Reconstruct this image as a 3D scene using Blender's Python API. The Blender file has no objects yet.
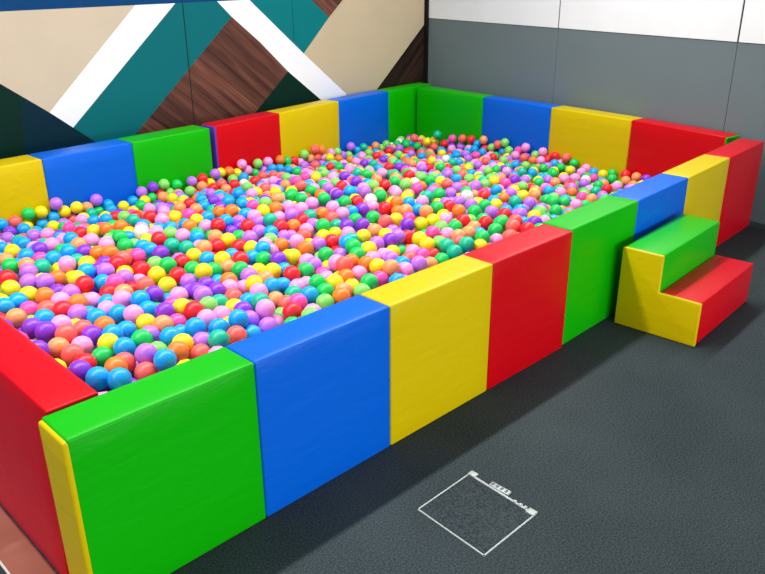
import bpy, bmesh, math, random
import numpy as np
from mathutils import Vector, Matrix

scene = bpy.context.scene
COL = scene.collection
random.seed(4)

FLOOR_DARK, FLOOR_LIGHT = (36, 43, 47), (75, 86, 89)
WORLD_COL, WORLD_STR = (0.92, 0.96, 1, 1), 0.52
KEY, FRONT_FILL, EXPOSURE = 400, 470, 0.0
CAM = (0.777716, -0.398969, -0.006386, 780.000)
CAM_LOC = (-0.62897, -1.81648, 1.76557)
BALLS = """3635 4692 4502 b blue ball ringed by coral, lavender, orange and purple balls, near the red end block
3188 5381 4448 b blue ball ringed by orange, red and two purple balls, near the red end block
2975 6282 4450 v purple ball ringed by blue, coral, red and yellow balls, near the red end block
3977 5615 4447 o orange ball ringed by blue, coral, green and lavender balls, near the red end block
4868 5232 4049 c coral ball ringed by blue, coral and two lavender balls, near the red end block
5488 4888 4466 b blue ball ringed by coral, lavender, lime and orange balls, near the front green block
3440 6944 4299 r red ball ringed by coral, green, pink and purple balls, near the red end block
4544 6162 4213 c coral ball ringed by lavender, orange and two blue balls, near the red end block
2442 8501 4632 v purple ball ringed by peach, yellow and two purple balls, near the red end block
5269 5840 4430 u lavender ball ringed by coral, green, lavender and lime balls, near the red end block
6219 5256 4388 o orange ball ringed by yellow and three blue balls, near the front blue block
4212 7199 4179 g green ball ringed by blue, orange, red and yellow balls, near the red end block
3473 8031 4272 c coral ball ringed by peach, pink, purple and red balls, near the red end block
4981 6916 4392 b blue ball ringed by coral, yellow and two blue balls, near the red end block
3310 8841 4315 a peach ball ringed by two coral and two purple balls, near the red end block
7093 5149 3990 c coral ball ringed by lavender, pink, teal and yellow balls, near the front blue block
4776 7778 4336 y yellow ball ringed by green, orange and two blue balls, near the red end block
6779 5851 4295 y yellow ball ringed by lavender, orange and two blue balls, near the front blue block
4080 8580 4190 p pink ball ringed by purple, red and two coral balls, near the red end block
5781 7106 4381 g green ball ringed by blue, yellow and two lavender balls, near the red end block
7880 5098 4336 t teal ball ringed by blue, coral, lavender and pink balls, near the front blue block
3884 9413 4470 c coral ball ringed by coral, peach, pink and yellow balls, near the red end block
3407 10080 4532 v purple ball ringed by blue, lime, pink and purple balls, around the middle
6743 6672 4302 b blue ball ringed by blue, magenta, peach and yellow balls, near the red end block
7574 5819 4087 u lavender ball ringed by blue, coral, teal and yellow balls, near the front blue block
5299 8491 4295 b blue ball ringed by orange, yellow and two blue balls, near the red end block
4729 9082 4242 v purple ball ringed by coral, orange, pink and yellow balls, near the red end block
6372 7634 4162 u lavender ball ringed by green, lime, peach and yellow balls, near the red end block
3248 11002 4423 v purple ball ringed by blue, lime, magenta and purple balls, around the middle
7776 6557 4389 b blue ball ringed by blue, lavender, pink and red balls, near the front blue block
8878 5413 4048 c coral ball ringed by teal, yellow and two blue balls, near the front blue block
4145 10434 4445 p pink ball ringed by coral, purple, red and yellow balls, around the middle
4743 9903 4206 c coral ball ringed by blue, pink, purple and yellow balls, near the red end block
8601 6182 4212 b blue ball ringed by teal, yellow and two pink balls, near the front blue block
5449 9479 4266 o orange ball ringed by pink, purple and two blue balls, near the red end block
6018 8832 4086 b blue ball ringed by green, pink and two blue balls, near the red end block
7143 7900 4267 a peach ball ringed by blue, magenta, purple and yellow balls, near the red end block
9384 5955 4414 b blue ball ringed by lavender, purple and two yellow balls, near the front blue block
9675 5535 3770 b blue ball ringed by blue, coral and two lavender balls, near the front blue block
3944 11561 4400 b blue ball ringed by coral, lime and two purple balls, around the middle
3174 12439 4397 a peach ball ringed by lime, magenta and two blue balls, around the middle
6883 8822 4108 y yellow ball ringed by blue, green, lavender and pink balls, near the red end block
8716 7237 4223 p pink ball ringed by lime, red and two blue balls, near the front blue block
7885 8143 4008 h magenta ball ringed by peach, yellow and two blue balls, near the red end block
10494 5520 3850 u lavender ball ringed by blue, lime and two pink balls, near the front blue block
6785 9616 4297 p pink ball ringed by yellow and three blue balls, near the red end block
10102 6233 4041 u lavender ball ringed by purple and three blue balls, near the front blue block
5701 10675 4147 b blue ball ringed by blue, orange and two pink balls, around the middle
5218 11325 4286 u lavender ball ringed by blue, orange, red and yellow balls, around the middle
7810 8910 4302 v purple ball ringed by blue, peach and two magenta balls, near the red end block
8708 8139 4314 r red ball ringed by blue, lime, pink and yellow balls, near the front blue block
10870 6161 4327 p pink ball ringed by lime, peach, pink and teal balls, near the front blue block
6500 10374 4154 b blue ball ringed by blue and three pink balls, around the middle
9549 7409 4057 p pink ball ringed by blue, teal and two yellow balls, near the front blue block
4930 12096 4287 r red ball ringed by coral, lavender and two pink balls, around the middle
3242 13862 4410 b blue ball ringed by blue, peach, red and yellow balls, around the middle
11724 5491 4127 r red ball ringed by coral, green, lime and magenta balls, near the front blue block
10337 7020 4124 v purple ball ringed by lavender, yellow and two blue balls, near the front blue block
4564 12826 4194 c coral ball ringed by blue, orange, pink and red balls, around the middle
7555 9866 4152 b blue ball ringed by blue, pink, purple and yellow balls, near the red end block
8627 8951 4208 y yellow ball ringed by blue, magenta, pink and red balls, near the red end block
4066 13476 4114 h magenta ball ringed by blue, lime, peach and yellow balls, around the middle
6396 11189 4113 p pink ball ringed by orange and three blue balls, around the middle
9505 8321 4213 l lime ball ringed by lavender, pink, red and teal balls, near the front blue block
5725 12474 4233 o orange ball ringed by blue, pink, red and two lavender balls, around the middle
3950 14268 4302 b blue ball ringed by blue, magenta and two yellow balls, around the middle
7654 10655 4359 b blue ball ringed by blue, coral, purple and red balls, around the middle
10454 7831 3965 y yellow ball ringed by blue, coral, pink and purple balls, near the front blue block
7181 11327 4315 p pink ball ringed by peach, two blue and two red balls, around the middle
5304 13181 4241 p pink ball ringed by coral, lavender, purple and red balls, around the middle
11362 7174 4159 t teal ball ringed by blue, peach and two pink balls, near the front blue block
12526 6097 4099 h magenta ball ringed by blue, coral, red and teal balls, near the front yellow block
4956 13919 4346 o orange ball ringed by coral, lavender, purple and yellow balls, around the middle
10236 8630 3998 t teal ball ringed by coral, lime, pink and purple balls, near the front blue block
9907 9330 4276 u lavender ball ringed by lime and three purple balls, around the middle
8436 10894 4272 v purple ball ringed by coral, yellow and two blue balls, around the middle
13611 5599 3898 l lime ball ringed by blue, green, orange and pink balls, near the front yellow block
11266 7963 3951 b blue ball ringed by purple, teal and two pink balls, near the front blue block
6464 12753 4006 p pink ball ringed by orange, purple and two blue balls, around the middle
4594 14777 4251 y yellow ball ringed by blue, lavender, magenta and orange balls, around the middle
12488 6857 3783 c coral ball ringed by magenta, peach, red and teal balls, near the front yellow block
9274 10282 4144 p pink ball ringed by blue, magenta, purple and yellow balls, around the middle
7613 12025 4262 a peach ball ringed by magenta, pink and two red balls, around the middle
5965 13670 4257 u lavender ball ringed by orange, pink, purple and yellow balls, around the middle
13402 6372 4085 b blue ball ringed by green, magenta and two pink balls, near the front yellow block
14410 5429 3993 o orange ball ringed by green, peach and two yellow balls, near the front yellow block
11048 8759 3980 c coral ball ringed by teal, yellow and two pink balls, near the front blue block
7277 12764 4134 r red ball ringed by magenta, purple and two blue balls, around the middle
10707 9485 4163 v purple ball ringed by blue, pink, purple and teal balls, around the middle
10082 10129 4156 v purple ball ringed by two lavender and two purple balls, around the middle
12032 8218 4108 p pink ball ringed by blue, peach, teal and yellow balls, near the front yellow block
12514 7676 3718 a peach ball ringed by blue, coral, pink and teal balls, near the front yellow block
4323 16126 4236 y yellow ball ringed by red, two blue and two yellow balls, around the middle
14217 6272 4030 g green ball ringed by green, lime, pink and yellow balls, near the front yellow block
13200 7244 3922 t teal ball ringed by blue, coral, magenta and pink balls, near the front yellow block
6835 14158 4283 r red ball ringed by blue, purple and two yellow balls, around the middle
9477 11592 4184 y yellow ball ringed by pink, purple, red and yellow balls, around the middle
15032 5960 3910 a peach ball ringed by two orange and two yellow balls, near the front yellow block
15629 5399 3837 l lime ball ringed by green, peach, pink and yellow balls, near the front yellow block
7863 13318 4295 h magenta ball ringed by blue, lavender, red and yellow balls, around the middle
12847 8325 4097 b blue ball ringed by blue, pink and two peach balls, near the front yellow block
11495 9674 4023 p pink ball ringed by blue, coral, orange and purple balls, around the middle
8835 12403 4156 c coral ball ringed by blue, pink, purple and red balls, around the middle
12348 8975 4170 y yellow ball ringed by lavender, peach and two pink balls, near the front yellow block
10813 10503 4105 v purple ball ringed by blue, lavender and two purple balls, around the middle
14466 7101 4137 g green ball ringed by green, magenta and two pink balls, near the front yellow block
13844 7755 3912 p pink ball ringed by blue, pink, red and teal balls, near the front yellow block
5801 15927 4195 u lavender ball ringed by lavender, teal and two orange balls, around the middle
7640 14092 4129 b blue ball ringed by lavender, magenta, purple and red balls, around the middle
15204 6756 4026 y yellow ball ringed by green, orange, peach and pink balls, near the front yellow block
5306 16581 4126 u lavender ball ringed by peach, yellow and two lavender balls, around the middle
6906 15090 4244 y yellow ball ringed by blue, lavender, red and yellow balls, around the middle
16370 5710 4013 g green ball ringed by lime, magenta, pink and yellow balls, near the front yellow block
13596 8534 3828 b blue ball ringed by blue, pink, red and teal balls, near the front yellow block
11919 10379 4044 o orange ball ringed by blue, peach, pink and purple balls, around the middle
8576 13803 4185 u lavender ball ringed by magenta, peach, red and yellow balls, around the middle
4747 17646 4178 r red ball ringed by blue, green, lavender, peach and yellow balls, around the middle
13239 9361 4043 a peach ball ringed by blue and three yellow balls, around the middle
10727 11853 3909 u lavender ball ringed by green, red and two purple balls, around the middle
11397 11594 4310 y yellow ball ringed by blue, purple and two green balls, around the middle
9817 13104 4164 y yellow ball ringed by coral, green, lime and yellow balls, around the middle
6502 16321 4021 o orange ball ringed by lavender, purple and two yellow balls, around the middle
14322 8770 4133 r red ball ringed by green, pink and two blue balls, near the front yellow block
17174 5823 3883 h magenta ball ringed by blue, green, peach and yellow balls, near the front yellow block
12904 10164 4056 u lavender ball ringed by green, pink and two yellow balls, around the middle
7590 15545 4285 b blue ball ringed by purple, red and two yellow balls, around the middle
16136 7024 3956 o orange ball ringed by coral, pink and two yellow balls, near the front yellow block
10638 12660 4037 r red ball ringed by green, red, yellow and two lavender balls, around the middle
8311 15094 4236 u lavender ball ringed by blue, red and two purple balls, around the middle
17901 5807 4267 a peach ball ringed by blue, lavender, pink and yellow balls, near the front yellow block
5771 17741 4186 u lavender ball ringed by blue, lavender, peach and teal balls, around the middle
13960 9749 4115 y yellow ball ringed by blue, peach, purple and yellow balls, around the middle
15142 8729 4082 g green ball ringed by lavender, red and two pink balls, near the front yellow block
16576 7619 4316 c coral ball ringed by lavender, pink and two orange balls, near the front yellow block
13021 11011 4103 g green ball ringed by lavender, orange, peach and red balls, around the middle
16957 7025 3882 p pink ball ringed by green and three orange balls, near the front yellow block
12113 11922 4070 g green ball ringed by two blue and two yellow balls, around the middle
9766 14420 4099 r red ball ringed by lime, magenta, pink and yellow balls, around the middle
18650 5626 3978 p pink ball ringed by coral, peach and two blue balls, near the front red block
17808 6612 4128 y yellow ball ringed by magenta, orange and two pink balls, near the front yellow block
6522 18070 4118 t teal ball ringed by blue, magenta and two lavender balls, around the middle
10866 13908 4144 g green ball ringed by lavender, lime, purple and red balls, around the middle
7451 17333 4225 p pink ball ringed by blue, green, teal and yellow balls, around the middle
9156 15661 4207 r red ball ringed by coral, orange, purple and yellow balls, around the middle
15897 9054 4073 u lavender ball ringed by green, magenta, pink and yellow balls, near the front yellow block
12930 11930 3980 a peach ball ringed by blue, green, orange and yellow balls, around the middle
19516 5531 4090 u lavender ball ringed by coral, magenta, peach and pink balls, near the front red block
16772 8399 4144 p pink ball ringed by coral, lavender, red and yellow balls, near the front yellow block
11756 13207 3870 g green ball ringed by lavender, red and two yellow balls, around the middle
8236 16904 4126 y yellow ball ringed by blue, teal and two purple balls, around the middle
17843 7428 4033 o orange ball ringed by green, yellow and two pink balls, near the front yellow block
5579 19518 4017 g green ball ringed by blue, peach, red and yellow balls, around the middle
14983 10636 4198 v purple ball ringed by blue, orange, pink and yellow balls, around the middle
11679 14007 4043 r red ball ringed by lavender, red, yellow and two green balls, around the middle
13767 12081 4143 r red ball ringed by green, red and two blue balls, around the middle
13159 12708 4142 y yellow ball ringed by blue, green, peach and red balls, around the middle
9764 16213 4165 c coral ball ringed by green, magenta, orange and red balls, around the middle
14659 11384 4085 g green ball ringed by pink, yellow and two blue balls, around the middle
12766 13426 4057 b blue ball ringed by green, peach and two yellow balls, around the middle
19188 7102 3998 u lavender ball ringed by green, peach, pink and yellow balls, near the front red block
10915 15242 3822 l lime ball ringed by green, purple, red and yellow balls, around the middle
15893 10624 4094 y yellow ball ringed by orange, purple and two pink balls, around the middle
7455 18927 4071 b blue ball ringed by green, magenta, pink and yellow balls, around the middle
12488 14198 4101 y yellow ball ringed by green, peach, pink and teal balls, around the middle
18294 8571 4083 g green ball ringed by green, yellow and two orange balls, near the front red block
14561 12191 3960 b blue ball ringed by blue, green, red and yellow balls, around the middle
9645 17323 4217 o orange ball ringed by lime, orange, pink and purple balls, around the middle
10572 16322 4060 h magenta ball ringed by lime, red and two blue balls, around the middle
20733 6436 3944 h magenta ball ringed by lavender, peach, pink and red balls, near the front red block
17353 9855 3998 g green ball ringed by lavender, pink, red and yellow balls, around the middle
11526 15709 4115 v purple ball ringed by blue, green, lime and teal balls, around the middle
22065 5459 4024 t teal ball ringed by coral, green and two teal balls, near the front red block
9349 18074 4062 o orange ball ringed by orange, pink and two purple balls, around the middle
15325 12334 4228 b blue ball ringed by green, yellow and two pink balls, around the middle
19111 8584 4175 y yellow ball ringed by green, lavender, pink and yellow balls, near the front red block
18678 9280 4247 g green ball ringed by blue, green, pink and teal balls, around the middle
9006 18821 4033 v purple ball ringed by orange, peach, teal and yellow balls, around the middle
8442 19438 4021 b blue ball ringed by green, peach, pink and teal balls, around the middle
13423 14721 4171 a peach ball ringed by pink, red and two blue balls, around the middle
17100 11116 4091 o orange ball ringed by coral, lavender and two pink balls, around the middle
23006 5442 4220 t teal ball ringed by coral, yellow and two peach balls, near the front red block
6928 21038 3797 b blue ball ringed by peach, pink and two blue balls, around the middle
15200 13136 4077 y yellow ball ringed by lavender, red and two blue balls, around the middle
12870 15477 4088 t teal ball ringed by lavender, yellow and two pink balls, around the middle
22366 6222 4084 t teal ball ringed by coral, lime, pink and teal balls, near the front red block
11577 16842 3962 b blue ball ringed by blue, magenta, purple, red and yellow balls, around the middle
19896 8830 4193 u lavender ball ringed by peach, pink and two yellow balls, near the front red block
21834 7109 4080 y yellow ball ringed by lime, magenta, red and yellow balls, near the front red block
18936 10059 4194 b blue ball ringed by green, lavender, pink and teal balls, around the middle
12522 16344 4101 t teal ball ringed by lime, pink, purple and red balls, around the middle
14989 13929 4017 r red ball ringed by blue, green, red and yellow balls, around the middle
17922 11110 4093 u lavender ball ringed by green, orange, red and yellow balls, around the middle
10854 18078 4094 g green ball ringed by blue, coral, green, lime and yellow balls, around the middle
14228 14792 4017 r red ball ringed by green, yellow and two peach balls, around the middle
20688 8611 4231 v purple ball ringed by two lavender and two yellow balls, near the front red block
10260 18976 4056 p pink ball ringed by green, lime and two orange balls, around the middle
7805 21515 3797 v purple ball ringed by magenta, teal and two pink balls, around the middle
17418 12227 4096 p pink ball ringed by coral, orange and two lavender balls, around the middle
16812 12755 3919 o orange ball ringed by lime, pink and two lavender balls, around the middle
22162 7939 4098 y yellow ball ringed by magenta, pink, red and yellow balls, near the front red block
15027 14970 4093 y yellow ball ringed by green, purple and two red balls, around the middle
18897 11186 3974 r red ball ringed by lavender, red and two yellow balls, around the middle
9421 20478 3894 a peach ball ringed by purple, red and two blue balls, around the middle
21469 8864 4182 u lavender ball ringed by lavender, purple, red and yellow balls, near the front red block
24633 5741 4089 g green ball ringed by blue, yellow and two peach balls, near the front green block
15956 14333 4159 u lavender ball ringed by green, lavender, red and yellow balls, around the middle
12579 17748 4097 r red ball ringed by blue, lime, pink and yellow balls, around the middle
14150 16529 4087 b blue ball ringed by green, orange, peach and pink balls, around the middle
14869 15888 4088 a peach ball ringed by green, yellow and two red balls, around the middle
20464 10406 4054 y yellow ball ringed by peach, purple, teal and yellow balls, around the middle
7026 23314 3429 y yellow ball ringed by peach, teal and two blue balls, around the middle
13752 17291 4099 p pink ball ringed by blue, lime, orange and teal balls, around the middle
22252 8935 3940 r red ball ringed by purple, yellow and two lavender balls, near the front red block
10284 20789 3853 p pink ball ringed by lavender, purple, red and yellow balls, around the middle
8741 22232 3628 p pink ball ringed by blue, pink, purple and teal balls, around the middle
23366 8102 4088 h magenta ball ringed by two lime and two yellow balls, near the front red block
24788 6776 4072 a peach ball ringed by blue, teal and two peach balls, near the front green block
11455 19903 3962 g green ball ringed by blue, green, lime, orange and yellow balls, around the middle
24035 7623 3956 p pink ball ringed by green, lime, peach and teal balls, near the front green block
13482 18097 4081 l lime ball ringed by pink, teal and two blue balls, around the middle
26051 5979 4097 g green ball ringed by pink, red and two green balls, near the front green block
26791 5376 4275 c coral ball ringed by blue, green and two coral balls, near the front green block
21474 10616 4084 a peach ball ringed by green, lavender and two yellow balls, around the middle
12622 19661 4030 w white ball ringed by blue, pink and two yellow balls, around the middle
17282 15324 3928 u lavender ball ringed by blue, red and two lavender balls, around the middle
18271 14717 4140 r red ball ringed by blue, lavender, pink and teal balls, around the middle
19947 13105 4158 g green ball ringed by coral, lavender, orange and yellow balls, around the middle
26906 6297 4222 g green ball ringed by blue, coral, green and red balls, near the front green block
15879 17167 4223 r red ball ringed by peach, pink and two blue balls, around the middle
25095 7999 4031 g green ball ringed by peach, red and two pink balls, near the front green block
23343 9940 4144 v purple ball ringed by magenta, red and two yellow balls, around the middle
17138 16174 4100 r red ball ringed by blue, lavender, pink and purple balls, around the middle
21024 12354 4065 v purple ball ringed by green, teal and two pink balls, around the middle
14874 18458 4070 o orange ball ringed by blue, green, pink and yellow balls, around the middle
10039 22871 3480 b blue ball ringed by blue, peach, pink and purple balls, around the middle
21701 11781 4094 v purple ball ringed by peach, yellow and two green balls, around the middle
15595 17913 4024 p pink ball ringed by blue, green, red and yellow balls, around the middle
24101 9629 4072 y yellow ball ringed by magenta, peach, purple and yellow balls, around the middle
19069 14556 4006 o orange ball ringed by pink, two lavender and two red balls, around the middle
26786 7220 4074 r red ball ringed by lavender, peach and two green balls, near the front green block
22910 11213 4129 c coral ball ringed by green, lavender, red and yellow balls, around the middle
16627 17508 4187 b blue ball ringed by purple, red and two orange balls, around the middle
18437 15833 4219 t teal ball ringed by lavender, pink, red and yellow balls, around the middle
24897 9431 4128 y yellow ball ringed by lime, peach, pink and yellow balls, around the middle
26128 8278 4100 r red ball ringed by green, lime, orange and peach balls, near the front green block
8329 25299 3040 b blue ball ringed by pink, teal and two blue balls, around the middle
23729 11187 4061 y yellow ball ringed by coral, lavender, orange and purple balls, around the middle
22998 12292 4096 g green ball ringed by coral, peach, pink and purple balls, around the middle
12115 22857 3553 o orange ball ringed by blue, green, lime and yellow balls, around the middle
11694 23541 3371 y yellow ball ringed by blue, lavender, orange and pink balls, around the middle
11141 24135 3242 r red ball ringed by blue, lavender, magenta and peach balls, around the middle
12935 22716 3542 o orange ball ringed by lime, yellow and two green balls, around the middle
22174 13980 4144 p pink ball ringed by blue, coral, green and pink balls, around the middle
20097 16039 4097 u lavender ball ringed by orange, red and two pink balls, around the middle
14794 21299 3823 p pink ball ringed by lavender, pink and two blue balls, around the middle
25973 10950 4085 a peach ball ringed by blue, green, pink and yellow balls, around the middle
28724 8323 4002 u lavender ball ringed by blue, yellow and two green balls, near the front green block
28049 9041 4037 g green ball ringed by green, lavender, lime and yellow balls, near the front green block
25261 11884 4101 a peach ball ringed by magenta, orange and two blue balls, around the middle
27443 9719 4064 o orange ball ringed by two lavender and two red balls, around the middle
19387 17775 4111 y yellow ball ringed by lime, pink, purple and teal balls, around the middle
21776 15330 3948 o orange ball ringed by coral, green, pink and teal balls, around the middle
15720 21379 3748 y yellow ball ringed by peach, purple and two blue balls, around the middle
18193 19245 4062 o orange ball ringed by orange, purple and two blue balls, around the middle
20198 17634 4130 o orange ball ringed by lime, peach, pink and yellow balls, around the middle
21263 16564 4089 p pink ball ringed by green, pink, red and teal balls, around the middle
23808 14051 4042 v purple ball ringed by blue, pink, red and white balls, around the middle
17797 19950 3913 o orange ball ringed by blue, orange, purple and teal balls, around the middle
26996 11002 4086 g green ball ringed by lavender, peach, red and yellow balls, around the middle
10267 26746 2754 p pink ball ringed by teal, yellow and two blue balls, near the back yellow block
22723 15451 4098 p pink ball ringed by coral, green, orange and pink balls, around the middle
9759 27547 2605 u lavender ball ringed by pink, yellow and two blue balls, near the back yellow block
25084 13429 3949 r red ball ringed by coral, pink and two orange balls, around the middle
14290 23849 3322 t teal ball ringed by blue, lime, red and yellow balls, around the middle
32357 6314 3698 g green ball ringed by blue, lime and four green balls, near the front blue block
25863 13237 4169 o orange ball ringed by orange, yellow and two pink balls, around the middle
22383 16964 4095 p pink ball ringed by orange, pink and two green balls, around the middle
23882 15654 4127 g green ball ringed by pink, purple and two blue balls, around the middle
15350 23735 3349 r red ball ringed by blue, lavender and two pink balls, around the middle
23535 17160 4096 g green ball ringed by lavender, orange and two pink balls, around the middle
21707 19442 4008 a peach ball ringed by lime, orange, purple and yellow balls, around the middle
26446 15213 4090 g green ball ringed by lime, peach, red and white balls, around the middle
32898 8579 3605 u lavender ball ringed by blue, lavender, peach and yellow balls, near the front blue block
32324 9255 3671 t teal ball ringed by blue, yellow and two lavender balls, around the middle
10204 30351 2234 b blue ball ringed by coral, lavender, teal and yellow balls, near the back yellow block
24661 17224 4097 v purple ball ringed by green, lavender, lime and red balls, around the middle
10015 31051 2623 c coral ball ringed by purple, yellow and two blue balls, near the back yellow block
22766 19420 4000 g green ball ringed by green, peach, pink and yellow balls, around the middle
29615 13154 3937 g green ball ringed by coral and three lavender balls, around the middle
26356 16530 4098 u lavender ball ringed by blue, lime, pink and white balls, around the middle
25695 17210 4098 b blue ball ringed by green, purple and two red balls, around the middle
10915 31077 2927 g green ball ringed by blue, coral and two yellow balls, near the back yellow block
11732 31135 2857 y yellow ball ringed by green, lavender, yellow and two blue balls, near the back yellow block
29519 14975 3940 h magenta ball ringed by lime, orange, peach and white balls, around the middle
12753 31129 3197 u lavender ball ringed by blue and three yellow balls, near the back blue block
13232 31212 2533 y yellow ball ringed by blue, coral and two lavender balls, near the back blue block
29719 16197 3925 l lime ball ringed by green, peach, red and white balls, around the middle
14035 31089 2661 y yellow ball ringed by coral, peach, pink and yellow balls, near the back blue block
25198 21455 3754 c coral ball ringed by blue, yellow and two magenta balls, around the middle
15536 31327 2805 u lavender ball ringed by blue, green, peach and teal balls, near the back blue block"""
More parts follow.
